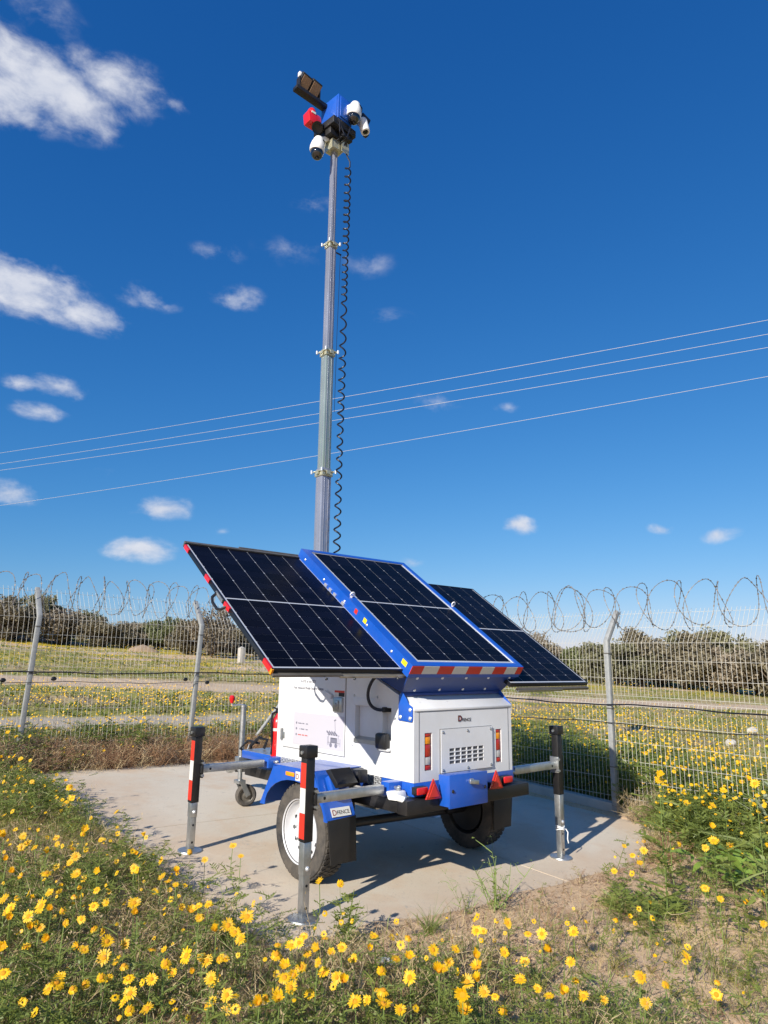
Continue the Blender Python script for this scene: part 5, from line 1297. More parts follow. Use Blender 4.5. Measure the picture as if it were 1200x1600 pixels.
# countable daisies: every one with stem, leaves and head
def daisy_head(seed, cup=0.0):
    r_ = random.Random(seed); m = MB(); n = 17
    for k in range(n):
        a = 2 * math.pi * k / n + r_.uniform(-.06, .06); d = Vector((math.cos(a), math.sin(a), 0)); s = Vector((-d.y, d.x, 0)); l = r_.uniform(.80, 1.08) * (1 - .35 * abs(cup)); u_ = r_.uniform(-.06, .18) + cup
        P = [d * .28 - s * .05, d * .28 + s * .05, d * .68 * l + s * .115 + Vector((0, 0, .07 + u_ * .5)), d * .68 * l - s * .115 + Vector((0, 0, .07 + u_ * .5)), d * .98 * l + s * .075 + Vector((0, 0, .05 + u_)), d * .98 * l - s * .075 + Vector((0, 0, .05 + u_))]
        m.add(P, [(0, 1, 2, 3), (3, 2, 4, 5)])
    me = bpy.data.meshes.new('flower_head'); me.from_pydata([tuple(p) for p in m.v], [], m.f); me.materials.append(M['petal']); me.update()
    return me
def daisy_disc():
    m = MB().lathe([(.34, .0), (.33, .06), (.24, .12), (.12, .145), (0, .15)], (0, 0, 0), (0, 0, 1), 12)
    return m.mesh('disc', 'disc')
def daisy_stem(seed):
    global rs
    t = TM(); c = curve((0, 0, 0), (0, 0, 1), 1, (0, 0, 0), 4)
    c[:, 0] += np.array([.12, .05, .0, -.0, 0]) * (1 if seed % 2 else -1); c[:, 1] += np.array([-.08, -.02, .03, .02, 0]); c[-1] = (0, 0, 1); 
    for _ in range(2):
        v, f = ribbon(c, [.022, .02, .018, .016, .014]); t.add(v, f)
    return t.get(), c
def daisy_leaves(c):
    t = TM()
    for k in range(9):
        u_ = .08 + .075 * k; i = min(3, int(u_ * 4)); p = c[i] + (c[i + 1] - c[i]) * (u_ * 4 - i); b = k * 2.4 + rs.uniform(-.4, .4)
        leaf_lobes(t, p, np.array([math.cos(b), math.sin(b), rs.uniform(.3, 1)]), .20 * rs.uniform(.7, 1.2), 4, .014)
    return t.get()
HEAD = [daisy_head(k) for k in range(6)] + [daisy_head(7, .75), daisy_head(8, .4), daisy_head(9, -.5), daisy_head(10, -.25)]; DISC = daisy_disc(); STEM = []; LEAF = []
for k in range(4):
    (v, f), c = daisy_stem(k); STEM.append(raw_mesh('stem', v, f, 'stem')); v, f = daisy_leaves(c); LEAF.append(raw_mesh('leaves', v, f, 'leaf'))
DAISIES = [
    (-1.887, 0.959, 0.271, 0.95, 0), (-1.957, 0.222, 0.281, 1.05, 0), (-1.919, -0.438, 0.331, 0.9, 0), (-1.969, -0.733, 0.361, 0.99, 0), (-1.433, -0.12, 0.308, 0.92, 0), (-1.723, -0.735, 0.397, 0.93, 0), (-2.012, -0.213, 0.233, 0.93, 0), (-2.024, -0.483, 0.234, 1.04, 0),
    (-2.143, -0.528, 0.22, 0.95, 0), (-2.269, -0.984, 0.314, 0.81, 0), (-2.217, -0.78, 0.274, 1.09, 0), (-2.088, 0.012, 0.222, 0.89, 0), (-2.34, 0.005, 0.321, 0.9, 0), (-2.428, 0.627, 0.197, 0.97, 0), (-2.6, 0.495, 0.3, 0.84, 0), (-2.446, 0.223, 0.224, 0.93, 0),
    (-2.667, -0.556, 0.327, 0.98, 0), (-2.555, -0.58, 0.331, 0.87, 0), (-2.472, 0.063, 0.227, 1.06, 0), (-2.879, -0.812, 0.337, 0.98, 0), (-2.708, -0.427, 0.205, 0.85, 0), (-2.724, -0.726, 0.266, 0.88, 0), (-2.737, -1.056, 0.321, 1.14, 0), (-2.534, -0.69, 0.197, 0.91, 0),
    (-2.568, -1.153, 0.321, 1.06, 0), (-2.598, -1.267, 0.321, 0.94, 0), (-2.202, -0.941, 0.186, 0.92, 0), (-2.361, -1.375, 0.319, 0.91, 0), (-2.175, -1.092, 0.229, 0.97, 0), (-2.137, -1.127, 0.244, 0.96, 0), (-2.399, -1.534, 0.344, 0.86, 0), (-2.063, -1.224, 0.161, 1.18, 0),
    (-2.194, -1.634, 0.336, 1.19, 0), (-2.208, -1.549, 0.247, 1.18, 0), (-2.407, -1.722, 0.345, 0.89, 0), (-2.314, -1.787, 0.309, 1.13, 0), (-3.059, -0.678, 0.293, 1.01, 0), (-2.933, -0.433, 0.218, 0.94, 0), (-2.858, -0.463, 0.205, 0.83, 0), (-3.053, -0.795, 0.278, 0.91, 0),
    (-3.107, -1.012, 0.322, 0.82, 0), (-2.927, -1.026, 0.341, 1.08, 0), (-2.966, -0.986, 0.345, 1.16, 0), (-2.924, -1.219, 0.34, 1.03, 0), (-2.681, -0.927, 0.163, 1.1, 0), (-2.681, -1.069, 0.194, 0.92, 0), (-2.789, -1.413, 0.293, 1.01, 0), (-2.861, -1.242, 0.243, 1.18, 0),
    (-2.896, -1.433, 0.282, 0.94, 0), (-2.777, -1.359, 0.21, 1.14, 0), (-2.693, -1.387, 0.255, 1.11, 0), (-2.769, -1.495, 0.23, 0.88, 0), (-2.804, -1.658, 0.267, 1.13, 0), (-2.564, -1.404, 0.194, 1.12, 0), (-2.732, -1.907, 0.344, 1.12, 0), (-2.665, -1.744, 0.325, 0.8, 0),
    (-2.568, -1.764, 0.286, 1.15, 0), (-2.564, -1.621, 0.17, 0.91, 0), (-2.432, -1.643, 0.214, 1.01, 0), (-2.47, -1.768, 0.245, 0.99, 0), (-2.499, -1.925, 0.315, 0.8, 0), (-2.292, -1.621, 0.171, 0.85, 0), (-2.496, -1.704, 0.185, 0.83, 0), (-2.644, -2.136, 0.355, 1.14, 0),
    (-2.456, -1.811, 0.177, 1.0, 0), (-2.791, -1.69, 0.223, 0.93, 0), (-2.725, -1.772, 0.23, 1.06, 0), (-2.915, -1.705, 0.277, 0.94, 0), (-2.832, -1.564, 0.198, 0.93, 0), (-2.92, -1.534, 0.185, 1.02, 0), (-3.057, -1.788, 0.303, 0.95, 0), (-2.969, -1.373, 0.176, 0.87, 0),
    (-3.039, -1.554, 0.235, 1.04, 0), (-3.144, -1.778, 0.317, 0.95, 0), (-3.259, -1.576, 0.32, 1.05, 0), (-3.144, -1.1, 0.246, 0.95, 0), (-2.985, -0.868, 0.259, 1.08, 0), (-2.997, -0.962, 0.244, 1.08, 0), (-2.962, -0.993, 0.252, 0.9, 0), (-2.97, -1.161, 0.267, 1.08, 0),
    (-3.015, -0.992, 0.174, 0.97, 0), (-2.854, -0.198, 0.245, 1.15, 0), (-2.944, -0.192, 0.347, 0.95, 0), (-2.817, -0.522, 0.34, 1.12, 0), (-2.482, 0.423, 0.212, 0.99, 0), (-2.515, -0.248, 0.185, 1.13, 0), (-2.93, -2.046, 0.292, 1.15, 0), (-2.904, -2.147, 0.318, 1.07, 0),
    (-2.94, -2.014, 0.307, 1.03, 0), (-2.793, -1.724, 0.181, 1.04, 0), (-2.554, -1.947, 0.161, 0.86, 0), (-2.614, -2.215, 0.315, 0.82, 0), (-2.518, -2.053, 0.178, 0.84, 0), (-2.306, 1.838, 0.336, 0.87, 0), (-1.991, 1.94, 0.33, 0.85, 0), (-2.065, 1.599, 0.329, 1.07, 0),
    (-2.158, 1.206, 0.327, 1.18, 0), (-2.185, 1.273, 0.276, 1.12, 0), (-1.943, 2.328, 0.167, 1.11, 0), (-2.749, 0.278, 0.262, 1.09, 0), (-2.607, 0.668, 0.181, 1.1, 0), (-2.766, 0.198, 0.347, 0.82, 0), (-2.534, -0.03, 0.225, 1.03, 0), (-2.713, -0.795, 0.326, 0.9, 0),
    (-2.831, 0.077, 0.196, 0.9, 0), (-2.796, 0.507, 0.283, 1.1, 0), (-2.248, -0.395, 0.239, 0.95, 0), (-2.251, -0.35, 0.239, 0.94, 0), (-2.565, -0.61, 0.244, 0.83, 0), (-2.679, 0.226, 0.26, 1.19, 0), (-2.617, 0.163, 0.243, 1.1, 0), (-2.763, -0.683, 0.192, 1.08, 0),
    (-2.812, -1.119, 0.311, 1.07, 0), (-2.252, 0.562, 0.263, 0.99, 0), (-2.352, 0.323, 0.289, 1.16, 0), (-2.036, -1.675, 0.207, 0.84, 1), (-2.264, -2.014, 0.315, 1.17, 1), (-2.093, -1.88, 0.273, 0.98, 1), (-2.099, -1.949, 0.309, 0.87, 1), (-1.893, -1.692, 0.228, 0.88, 1),
    (-1.917, -1.902, 0.285, 0.93, 1), (-2.0, -1.88, 0.222, 1.08, 1), (-2.119, -2.119, 0.352, 0.92, 1), (-2.134, -2.15, 0.307, 0.97, 1), (-1.986, -2.128, 0.334, 1.03, 1), (-1.836, -2.03, 0.228, 0.89, 1), (-1.819, -1.834, 0.184, 0.99, 1), (-1.627, -1.929, 0.249, 0.87, 1),
    (-1.474, -2.023, 0.245, 0.93, 1), (-1.735, -2.31, 0.319, 0.86, 1), (-1.879, -2.375, 0.358, 0.99, 1), (-1.888, -2.291, 0.288, 0.99, 1), (-2.07, -2.513, 0.33, 1.13, 1), (-2.065, -2.511, 0.28, 0.99, 1), (-2.149, -2.305, 0.31, 1.14, 1), (-2.088, -2.13, 0.252, 1.09, 1),
    (-2.212, -2.433, 0.353, 0.99, 1), (-2.106, -1.983, 0.221, 0.89, 1), (-2.29, -2.132, 0.309, 1.07, 1), (-2.412, -2.306, 0.353, 1.14, 1), (-2.184, -2.039, 0.224, 0.88, 1), (-2.27, -2.145, 0.227, 0.87, 1), (-2.448, -2.328, 0.307, 1.14, 1), (-2.535, -2.372, 0.342, 0.9, 1),
    (-2.567, -2.38, 0.336, 0.93, 1), (-2.135, -2.413, 0.256, 1.09, 1), (-1.985, -2.308, 0.195, 0.84, 1), (-2.111, -2.659, 0.33, 0.92, 1), (-1.753, -2.33, 0.244, 1.03, 1), (-1.445, -2.322, 0.302, 0.8, 1), (-1.1, -2.151, 0.24, 0.97, 1), (-1.125, -2.219, 0.267, 0.88, 1),
    (-1.531, -2.257, 0.285, 1.18, 1), (-1.323, -2.35, 0.25, 1.02, 1), (-1.408, -2.243, 0.201, 0.91, 1), (-1.656, -2.449, 0.3, 0.85, 1), (-1.77, -2.535, 0.34, 1.16, 1), (-1.316, -2.349, 0.197, 1.18, 1), (-1.562, -2.504, 0.247, 1.11, 1), (-1.628, -2.627, 0.316, 0.92, 1),
    (-1.664, -2.694, 0.302, 1.06, 1), (-1.687, -2.772, 0.325, 0.91, 1), (-1.805, -2.703, 0.316, 1.18, 1), (-1.78, -2.65, 0.301, 1.01, 1), (-1.537, -2.69, 0.2, 1.0, 1), (-1.774, -2.685, 0.243, 1.09, 1), (-1.019, -2.295, 0.302, 1.03, 1), (-1.128, -2.36, 0.213, 1.06, 1),
    (-0.89, -2.324, 0.241, 0.87, 2), (-0.905, -2.426, 0.282, 1.06, 2), (-0.781, -2.384, 0.16, 1.17, 2), (-1.025, -2.404, 0.163, 0.93, 2), (-1.366, -2.648, 0.255, 1.04, 2), (-1.079, -2.745, 0.229, 1.06, 2), (-1.176, -2.848, 0.213, 0.92, 2), (-1.043, -2.867, 0.168, 0.83, 2),
    (-1.34, -2.857, 0.255, 1.1, 2), (-1.359, -2.798, 0.227, 1.1, 2), (-1.271, -2.669, 0.197, 0.91, 2), (-0.994, -3.045, 0.201, 1.15, 2), (-0.319, -3.055, 0.147, 1.0, 2), (-0.514, -3.136, 0.18, 1.11, 2), (-0.293, -2.887, 0.197, 0.93, 2), (1.225, -1.717, 0.205, 1.02, 2),
    (0.889, -1.971, 0.263, 0.94, 2), (1.156, -1.692, 0.276, 0.84, 2), (1.911, -1.433, 0.183, 0.84, 2), (1.675, -1.56, 0.158, 1.11, 2), (0.552, -1.965, 0.256, 0.87, 2), (-0.061, -2.342, 0.17, 0.97, 2), (0.749, -2.512, 0.259, 1.13, 2), (0.65, -2.653, 0.26, 1.04, 2),
    (1.045, -2.64, 0.163, 0.96, 2), (1.285, -2.646, 0.171, 1.01, 2), (0.529, -2.953, 0.231, 0.88, 2), (2.459, -1.801, 0.18, 1.11, 2), (2.547, -1.902, 0.145, 1.12, 2), (1.708, -2.077, 0.283, 1.18, 2), (-0.57, -2.389, 0.201, 1.02, 2), (-0.932, -2.616, 0.233, 1.05, 2),
    (-0.984, -3.021, 0.296, 1.07, 2), (-0.667, -2.966, 0.188, 1.14, 2), (5.589, 0.932, 0.695, 1.04, 3), (4.78, 0.332, 0.768, 0.8, 3), (4.348, 0.062, 0.781, 1.06, 3), (3.933, -0.049, 0.614, 1.01, 3), (4.58, 0.048, 0.561, 1.0, 3), (3.711, -0.498, 0.685, 1.03, 3),
    (5.223, -0.145, 0.595, 1.12, 3), (4.237, -0.776, 0.737, 0.82, 3), (5.265, -0.43, 0.658, 0.89, 3), (6.312, -0.001, 0.573, 1.02, 3), (4.069, -1.201, 0.829, 0.93, 3), (3.695, -0.588, 0.594, 1.14, 3), (3.786, -0.718, 0.661, 1.12, 3), (3.902, -0.723, 0.593, 0.82, 3),
    (2.356, -1.53, 0.748, 1.13, 3), (3.81, -0.861, 0.582, 1.07, 3), (4.024, -0.821, 0.555, 0.81, 3), (4.612, -0.61, 0.577, 0.87, 3), (4.429, -0.774, 0.561, 0.82, 3), (4.223, -0.958, 0.614, 1.19, 3), (4.108, -1.067, 0.693, 1.12, 3), (4.334, -1.028, 0.564, 0.92, 3),
    (3.714, -1.417, 0.58, 0.92, 3), (4.679, -1.01, 0.586, 0.96, 3), (4.432, -1.245, 0.65, 1.07, 3), (4.511, -1.232, 0.604, 1.1, 3), (3.867, -1.553, 0.667, 0.97, 3), (5.086, -0.913, 0.619, 1.11, 3), (3.624, -1.599, 0.577, 0.99, 3), (1.311, -2.625, 0.912, 0.88, 3),
    (0.969, -2.803, 0.961, 1.19, 3), (0.731, -2.263, 0.94, 0.99, 3), (0.784, -2.226, 0.891, 1.14, 3), (0.752, -2.689, 0.918, 0.88, 3), (2.574, -1.513, 0.458, 1.17, 4), (2.272, -1.757, 0.547, 0.87, 4), (1.853, -2.098, 0.587, 1.14, 4), (4.659, -1.396, 0.309, 0.91, 4),
    (3.02, -1.997, 0.321, 0.82, 4), (1.12, -2.42, 0.592, 0.96, 4), (0.756, -2.289, 0.555, 0.85, 4), (1.769, -1.841, 0.255, 1.15, 4), (0.969, -2.492, 0.528, 1.2, 4), (-2.014, 4.058, 0.473, 1.17, 5), (-1.905, 4.118, 0.416, 1.13, 5), (-1.711, 4.308, 0.393, 0.94, 5),
    (-1.774, 4.547, 0.461, 1.01, 5), (-1.459, 4.591, 0.428, 0.95, 5), (-2.304, 2.498, 0.445, 0.95, 5), (-1.962, 3.606, 0.254, 1.02, 5), (-2.311, 2.651, 0.421, 0.97, 5), (-2.189, 1.207, 0.417, 1.08, 5), (-2.241, 2.058, 0.29, 0.92, 5), (-0.27, 4.575, 0.479, 0.91, 5),
    (-1.487, -1.258, 0.33, 1.0, 6), (-1.431, -1.384, 0.33, 1.0, 6),
]
DLAB = ['yellow daisy in the thick flower patch left of the concrete pad', 'yellow daisy in the loose row in front of the near pad edge', 'yellow daisy on the bare sandy ground at the lower right',
        'yellow daisy head above the thicket just behind the right fence', 'yellow daisy in the green clump in front of the right fence', 'yellow daisy by the left fence post and far pad edge', 'yellow daisy standing before the foot of the nearest outrigger']
DGRP = ['daisies left of the pad', 'daisies in front of the pad', 'daisies on the lower right', 'daisies behind the right fence', 'daisies in the right clump', 'daisies by the left fence', 'daisies by the near outrigger']
dr = random.Random(9)
def scr(x, y, z):
    d = Vector((x, y, z)) - CAM; c = d.dot(fw); return d.dot(r2) / c, d.dot(u2) / c
DUNI = {}
PN = ['the flower patch left of the pad', 'the row in front of the near pad edge', 'the sandy ground at the lower right', 'the flowers behind the right fence', 'the green clump before the right fence', 'the few by the left fence', 'the two by the nearest outrigger']
for g in range(7):
    L_ = [(scr(x, y, gzs(x, y) + h), i) for i, (x, y, h, sc, q) in enumerate(DAISIES) if q == g]
    if g == 6:
        DUNI[min(L_)[1]] = 'left one of the two yellow daisies before the nearest outrigger foot'; DUNI[max(L_)[1]] = 'right one of the two yellow daisies before the nearest outrigger foot'; continue
    for w_, key in (('highest in the picture', lambda t: -t[0][1]), ('furthest left', lambda t: t[0][0]), ('furthest right', lambda t: -t[0][0]), ('lowest in the picture', lambda t: t[0][1])):
        k = min(L_, key=key)[1]
        DUNI.setdefault(k, 'yellow daisy %s of %s' % (w_, PN[g]))
for i, (x, y, h, sc, g) in enumerate(DAISIES):
    z = gzs(x, y); root = bpy.data.objects.new('crown_daisy', None); col.objects.link(root); root.location = (x, y, z - .01); root.empty_display_size = .03
    root.rotation_euler.z = dr.uniform(0, 6.28)
    tag(root, DUNI.get(i, DLAB[g]), 'flower', DGRP[g])
    k = dr.randrange(4)
    for nm, me in (('stem', STEM[k]), ('leaves', LEAF[k])):
        o = bpy.data.objects.new(nm, me); col.objects.link(o); o.parent = root; w = .8 + .25 * min(1, h / .4); o.scale = (h * w if nm == 'leaves' else .28, h * w if nm == 'leaves' else .28, h)
    hd = bpy.data.objects.new('flower_head', HEAD[dr.randrange(10)]); col.objects.link(hd); hd.parent = root
    n = Vector((TOSUN.x * .8 + dr.gauss(0, .33), TOSUN.y * .8 - .25 + dr.gauss(0, .33), .55 + dr.uniform(-.2, .5))).normalized()
    n.rotate(Euler((0, 0, -root.rotation_euler.z)))
    hd.rotation_mode = 'QUATERNION'; hd.rotation_quaternion = n.to_track_quat('Z', 'Y'); hd.location = (0, 0, h); q = .029 * sc * dr.uniform(.75, 1.2); hd.scale = (q, q * dr.uniform(.8, 1.05), q)
    dk = bpy.data.objects.new('disc', DISC); col.objects.link(dk); dk.parent = hd
# the rest of the foreground heads, too many and too small to count
T_ = TM(); x, y = sample(4000, -4.2, 3.4, -4.4, 4.6, lambda x, y: near(x, y) * edge_(x, y) * np.clip(.0 + .45 * np.clip((-.7 - x) / 1.2, 0, 1) + .9 * wob(x, y, 3.2, 121), 0, 1))
hv = [np.array([v.co[:] for v in me.vertices]) for me in HEAD]; hf = [np.array([t for p in me.polygons for t in ((p.vertices[0], p.vertices[1], p.vertices[2]), (p.vertices[0], p.vertices[2], p.vertices[3]))]) for me in HEAD]
for a, b in zip(x, y):
    k = rs.randint(len(HEAD)); n = Vector((TOSUN.x * .7 + rs.normal(0, .4), TOSUN.y * .7 - .2 + rs.normal(0, .4), rs.uniform(.3, 1))).normalized()
    q = np.array(n.to_track_quat('Z', 'Y').to_matrix()); T_.add((hv[k] * rs.uniform(.009, .024)) @ q.T + [a, b, gzs(a, b) + rs.uniform(.08, .27)], hf[k])
o = link('small_daisies', raw_mesh('small_daisies', *T_.get(), 'petal')); o['kind'] = 'stuff'; o['label'] = 'smaller yellow daisies filling in between the larger ones'
# single plants that stand out
def plant(name, loc, label, cat, parts, group=None):
    root = thing(name, loc, label, cat, group)
    for nm, (v, f), sc, mt in parts:
        o = link(nm, raw_mesh(nm, v * sc, f, mt)); o.parent = root
    return root
def at(x, y): return (x, y, gzs(x, y) - .01)
def many(fn, n, sprd, **kw):
    t = TM()
    for _ in range(n):
        v, f = fn(**kw); a = rs.uniform(0, 6.28); c, s_ = math.cos(a), math.sin(a); k = rs.uniform(.7, 1.1)
        v = np.stack([v[:, 0] * c - v[:, 1] * s_ + rs.normal(0, sprd), v[:, 0] * s_ + v[:, 1] * c + rs.normal(0, sprd), v[:, 2]], 1) * k; t.add(v, f)
    return t.get()
plant('dead_bush', at(3.36, -.62), 'pale leafless dead bush at the foot of the right fence post', 'bush', [('twigs', many(twigs, 12, .22, w=.010, nb=10), .55, 'straw'), ('dry_stalks', many(twigs, 4, .2, w=.012), .42, 'drygrey')])
plant('dead_bush', at(3.05, -1.75), 'dark grey dead bush above the broad leaved plant', 'bush', [('twigs', many(twigs, 12, .2, w=.016, seeds=2), .36, 'drygrey'), ('dry_stalks', many(twigs, 6, .2), .32, 'dry')])
plant('grey_green_shrub', at(3.15, -2.28), 'tall grey green leafy stalk at the right picture edge', 'shrub', [('stems', many(tuft, 2, .06, nb=8, spread=.3, w=.012), .75, 'sage'), ('leaves', many(sprig, 8, .10, nl=14, lobes=2, w=.045, ll=.16), .72, 'sage')])
bp_ = thing('broad_leaved_plant', at(1.86, -2.28), 'low plant with broad light green leaves at the right', 'plant')
lfm = []
for k in range(3):
    c = curve((0, 0, 0), (1, 0, .75), 1, (0, 0, -1.0), 6); w = np.array([.06, .16, .27, .30, .25, .14, .02])
    sdv = np.array([0, 1., 0]); vv = np.concatenate([c - sdv * w[:, None] * .5 + [0, 0, .03], c, c + sdv * w[:, None] * .5 + [0, 0, .03]]); ff = []
    for i in range(6):
        for b0 in (0, 7): ff += [(b0 + i, b0 + i + 1, b0 + 8 + i), (b0 + i, b0 + 8 + i, b0 + 7 + i)]
    lfm.append(raw_mesh('leaf', vv, np.array(ff), 'bright'))
for k in range(64):
    o = bpy.data.objects.new('leaf', lfm[k % 3]); col.objects.link(o); o.parent = bp_; a = rs.uniform(0, 6.28); d = rs.uniform(.02, .36)
    o.location = (math.cos(a) * d * 1.2, math.sin(a) * d, rs.uniform(.05, .24)); o.rotation_euler = (rs.normal(0, .35), rs.normal(0, .3), rs.uniform(0, 6.28)); q = rs.uniform(.13, .24); o.scale = (q, q, q)
fp = thing('feathery_plant', at(.62, -2.15), 'green feathery plant sprawling flat on the sand, lower right', 'plant')
for k in range(16):
    t = TM(); a = rs.uniform(0, 6.28); leaf_lobes(t, np.zeros(3), np.array([math.cos(a), math.sin(a) * .8, rs.uniform(.15, .5)]), rs.uniform(.25, .42), 9, .012)
    o = link('leaf', raw_mesh('leaf', *t.get(), 'leaf')); o.parent = fp; o.location = (rs.normal(0, .12), rs.normal(0, .10), .01)
plant('tall_weed', at(-.20, -1.50), 'tall thin flowering weed rising before the right wheel', 'weed', [('stem', many(twigs, 3, .03, nb=3, w=.018, seeds=2), .42, 'stem'), ('leaves', many(sprig, 2, .05, nl=6, lobes=2, w=.02, ll=.14), .34, 'leaf')])
plant('tall_weed', at(-.42, -1.46), 'shorter thin weed beside the tall one before the pad', 'weed', [('stem', many(twigs, 2, .03, nb=3, w=.018, seeds=2), .30, 'stem'), ('leaves', many(sprig, 2, .05, nl=6, lobes=2, w=.02, ll=.14), .22, 'leaf')])
plant('grass_tuft', at(-.86, -1.55), 'dark green grass tuft on the near edge of the pad', 'grass', [('blades', many(tuft, 4, .12, nb=16, w=.018), .20, 'leaf'), ('seed_stalks', many(tuft, 2, .1, nb=5, spread=.15, w=.010), .34, 'stem')])
plant('leafy_weed', at(-1.42, -1.44), 'leafy green weed before the foot of the nearest outrigger', 'weed', [('stem', many(twigs, 2, .04, nb=4, w=.014), .30, 'stem'), ('leaves', many(sprig, 5, .10, nl=9, lobes=4, w=.026), .30, 'leaf')])
plant('golden_shrub', at(2.05, -1.50), 'low golden brown weedy shrub at the right pad corner', 'shrub', [('twigs', many(twigs, 10, .22, w=.016, seeds=4), .30, 'straw'), ('leaves', many(sprig, 6, .25, nl=6, lobes=3, w=.03), .26, 'leaf2'), ('rusty_twigs', many(twigs, 8, .3, seeds=3), .28, 'dry')])
# trees and bushes beyond the field
def crown(seed, n, rx, ry, rz, lump):
    r_ = np.random.RandomState(seed); C_ = []; k = 0
    while len(C_) < lump:
        p = r_.uniform(-1, 1, 3)
        if p @ p < 1 and p[2] > -.75: C_.append(p * [rx, ry, rz])
    C_ = np.array(C_); R_ = r_.uniform(.22, .42, lump) * min(rx, rz)
    i = r_.randint(0, lump, n); d = r_.normal(0, 1, (n, 3)); d /= np.linalg.norm(d, axis=1)[:, None]
    p = C_[i] + d * (R_[i] * r_.uniform(.35, 1.12, n))[:, None]
    a = r_.normal(0, 1, (n, 3)); b = r_.normal(0, 1, (n, 3)); a /= np.linalg.norm(a, axis=1)[:, None]; b /= np.linalg.norm(b, axis=1)[:, None]
    s = r_.uniform(.08, .2, n)[:, None]
    V_ = np.stack([p - a * s, p + b * s * .5, p + a * s, p - b * s * .5], 1).reshape(-1, 3); F_ = np.arange(n * 4).reshape(-1, 4)
    return V_, F_, C_
KIND = []
for k, (rx, rz, n, lump, mt) in enumerate(((2.7, 1.7, 9000, 60, 'crown1'), (2.4, 1.8, 8000, 54, 'crown2'), (3.1, 1.6, 9000, 64, 'crown3'), (2.2, 2.0, 6500, 44, 'crown4'))):
    V_, F_, C_ = crown(50 + k, n, rx, rx * .8, rz, lump); V_[:, 2] += rz * .95 + .35
    m = MB(); r_ = random.Random(k)
    m.tube([(0, 0, -.4), (.05, 0, .5), (.1, .05, rz * .9)], [.16, .13, .08], 8)
    for c in C_[::2]:
        e = Vector(c) + Vector((0, 0, rz * .95 + .35)); b0 = Vector((.03, 0, r_.uniform(.2, rz * .6))); m.tube([b0, b0.lerp(e, .5) + Vector((r_.uniform(-.2, .2), r_.uniform(-.2, .2), .1)), e], [.07, .045, .015], 5)
    KIND.append((raw_mesh('crown', V_, F_, mt), m.mesh('trunk', 'bark')))
TREES = []
f_ = 1074.48
def ray_xy(px, dist):
    a = (px - 600) / f_; d = r2 * a + fw * 1.0; d = Vector((d.x, d.y)); d.normalize(); return CAM.x + d.x * dist, CAM.y + d.y * dist
tl = [(5, 66, 1.0, 0), (42, 63, 1.05, 1), (80, 69, 1.1, 0), (118, 64, 1.15, 3), (150, 70, 1.0, 0), (182, 63, 1.0, 1), (212, 66, .85, 3), (246, 68, .95, 0), (280, 66, .95, 2), (318, 58, 1.05, 1), (345, 55, 1.1, 3), (378, 60, .9, 1), (410, 62, .9, 3), (440, 66, .9, 0), (500, 66, 1, 1), (560, 70, 1, 0), (640, 66, 1, 2), (720, 68, 1.05, 0),
      (790, 64, .85, 3), (822, 60, 1.05, 3), (845, 66, .95, 1), (915, 62, 1.05, 2), (950, 58, 1.15, 0), (985, 60, 1.1, 1), (1015, 66, 1.15, 0), (1048, 60, 1.1, 1), (1085, 63, 1.25, 0), (1120, 60, 1.1, 3), (1155, 62, 1.2, 0), (1190, 58, 1.15, 1), (1235, 60, 1.2, 0)]
tdesc = ['dark olive', 'brownish olive', 'fresher green', 'bare looking brown']
for i, (px, dist, sc, k) in enumerate(tl):
    x, y = ray_xy(px, dist); side_ = 'left of the trailer' if px < 450 else ('straight behind the trailer' if px < 760 else 'right of the trailer')
    n_ = [q for q in tl if (q[0] < 450) == (px < 450) and (450 <= q[0] < 760) == (450 <= px < 760)]; rank = [q[0] for q in n_].index(px) + 1
    ordn = ['first', 'second', 'third', 'fourth', 'fifth', 'sixth', 'seventh', 'eighth', 'ninth', 'tenth', 'eleventh', 'twelfth', 'thirteenth', 'fourteenth'][rank - 1]
    root = thing('field_tree', (x, y, gzs(x, y) - .15), '%s bushy tree, %s from the left of those %s' % (tdesc[k], ordn, side_), 'tree', 'trees at the far edge of the field')
    sc = sc * (.84 if px < 450 else 1); root.scale = (sc * dr.uniform(1.0, 1.3), sc, sc * dr.uniform(.75, 1.08)); root.rotation_euler.z = dr.uniform(0, 6.28)
    for nm, me in zip(('crown', 'trunk'), KIND[k]):
        o = bpy.data.objects.new(nm, me); col.objects.link(o); o.parent = root
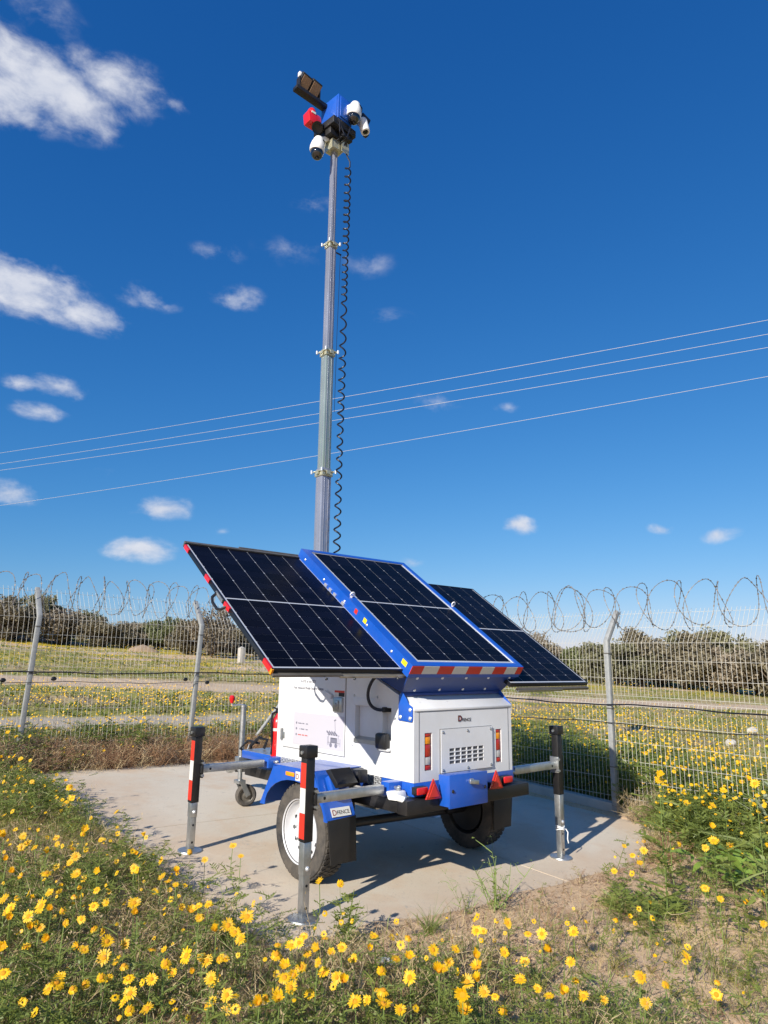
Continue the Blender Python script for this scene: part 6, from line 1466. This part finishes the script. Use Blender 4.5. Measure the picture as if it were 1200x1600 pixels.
# odds and ends in the field
def rock(loc, s, label):
    r_ = random.Random(int(loc[0] * 10)); m = MB().sphere((0, 0, 0), 1, 10, 7); m.v = [tuple(Vector(v) * (1 + .22 * math.sin(v[0] * 3 + loc[0]) * math.cos(v[1] * 4 + loc[1])) * s * .7) for v in m.v]
    o = m.build('rock', 'rock', None, smooth=False); o.location = loc; o.scale = (1.2, 1, .7); return tag(o, label, 'rock', 'pale rocks in the field')
rock((12.4, 2.27, gzs(12.4, 2.27) + .08), .16, 'nearer pale rock in the flowers behind the right fence')
rock((16.33, 3.34, gzs(16.33, 3.34) + .1), .2, 'farther pale rock in the flowers behind the right fence')
x, y = 19.2, 36.5; z = gzs(x, y)
tag(MB().box(x - .18, x + .18, y - .18, y + .18, z - .2, z + .95).add([(x - .19, y - .19, z + .95), (x + .19, y - .19, z + .95), (x + .19, y + .19, z + .95), (x - .19, y + .19, z + .95), (x, y, z + 1.06)], [(0, 1, 4), (1, 2, 4), (2, 3, 4), (3, 0, 4)]).build('marker_post', 'conc', None, bevel=.01), 'short pale concrete marker post in the field by the bushes', 'post')
x, y = 17.75, 48.3; z = gzs(x, y) - .25; m = MB(); rr_ = random.Random(2)
ring = [(x + 1.9 * math.cos(q) * rr_.uniform(.8, 1.1), y + 1.2 * math.sin(q) * rr_.uniform(.8, 1.1), z - .2) for q in [2 * math.pi * k / 14 for k in range(14)]]
r2_ = [(x + 1.0 * math.cos(q) * rr_.uniform(.6, 1.2) - .5, y + .6 * math.sin(q), z + .5 * rr_.uniform(.7, 1.2)) for q in [2 * math.pi * k / 14 for k in range(14)]]
m.add(ring + r2_ + [(x - .5, y, z + .85)], [(k, (k + 1) % 14, 14 + (k + 1) % 14, 14 + k) for k in range(14)] + [(14 + k, 14 + (k + 1) % 14, 28) for k in range(14)])
tag(m.build('dirt_heap', mat('dirt_heap_soil', (.42, .30, .19), .95, dark=(.27, .19, .12), vscale=2, bump=.5, bscale=8)), 'small sandy dirt heap before the bushes on the left', 'heap')
# crumpled wrapper on the soil
m = MB(); rr_ = random.Random(8)
g_ = [[Vector((-1.43 + (i - 3) * .012, -1.80 + (j - 3) * .014, 0)) for j in range(7)] for i in range(7)]
vs_ = []
for i in range(7):
    for j in range(7):
        p = g_[i][j]; vs_.append((p.x + rr_.uniform(-.006, .006), p.y + rr_.uniform(-.006, .006), gzs(p.x, p.y) + .02 + rr_.uniform(0, .035)))
m.add(vs_, [(i * 7 + j, i * 7 + j + 1, i * 7 + j + 8, i * 7 + j + 7) for i in range(6) for j in range(6)])
tag(m.build('crumpled_wrapper', mat('foil', (.62, .62, .62), .3, metal=.6), None, smooth=False), 'small crumpled silvery wrapper among the near daisies', 'litter')
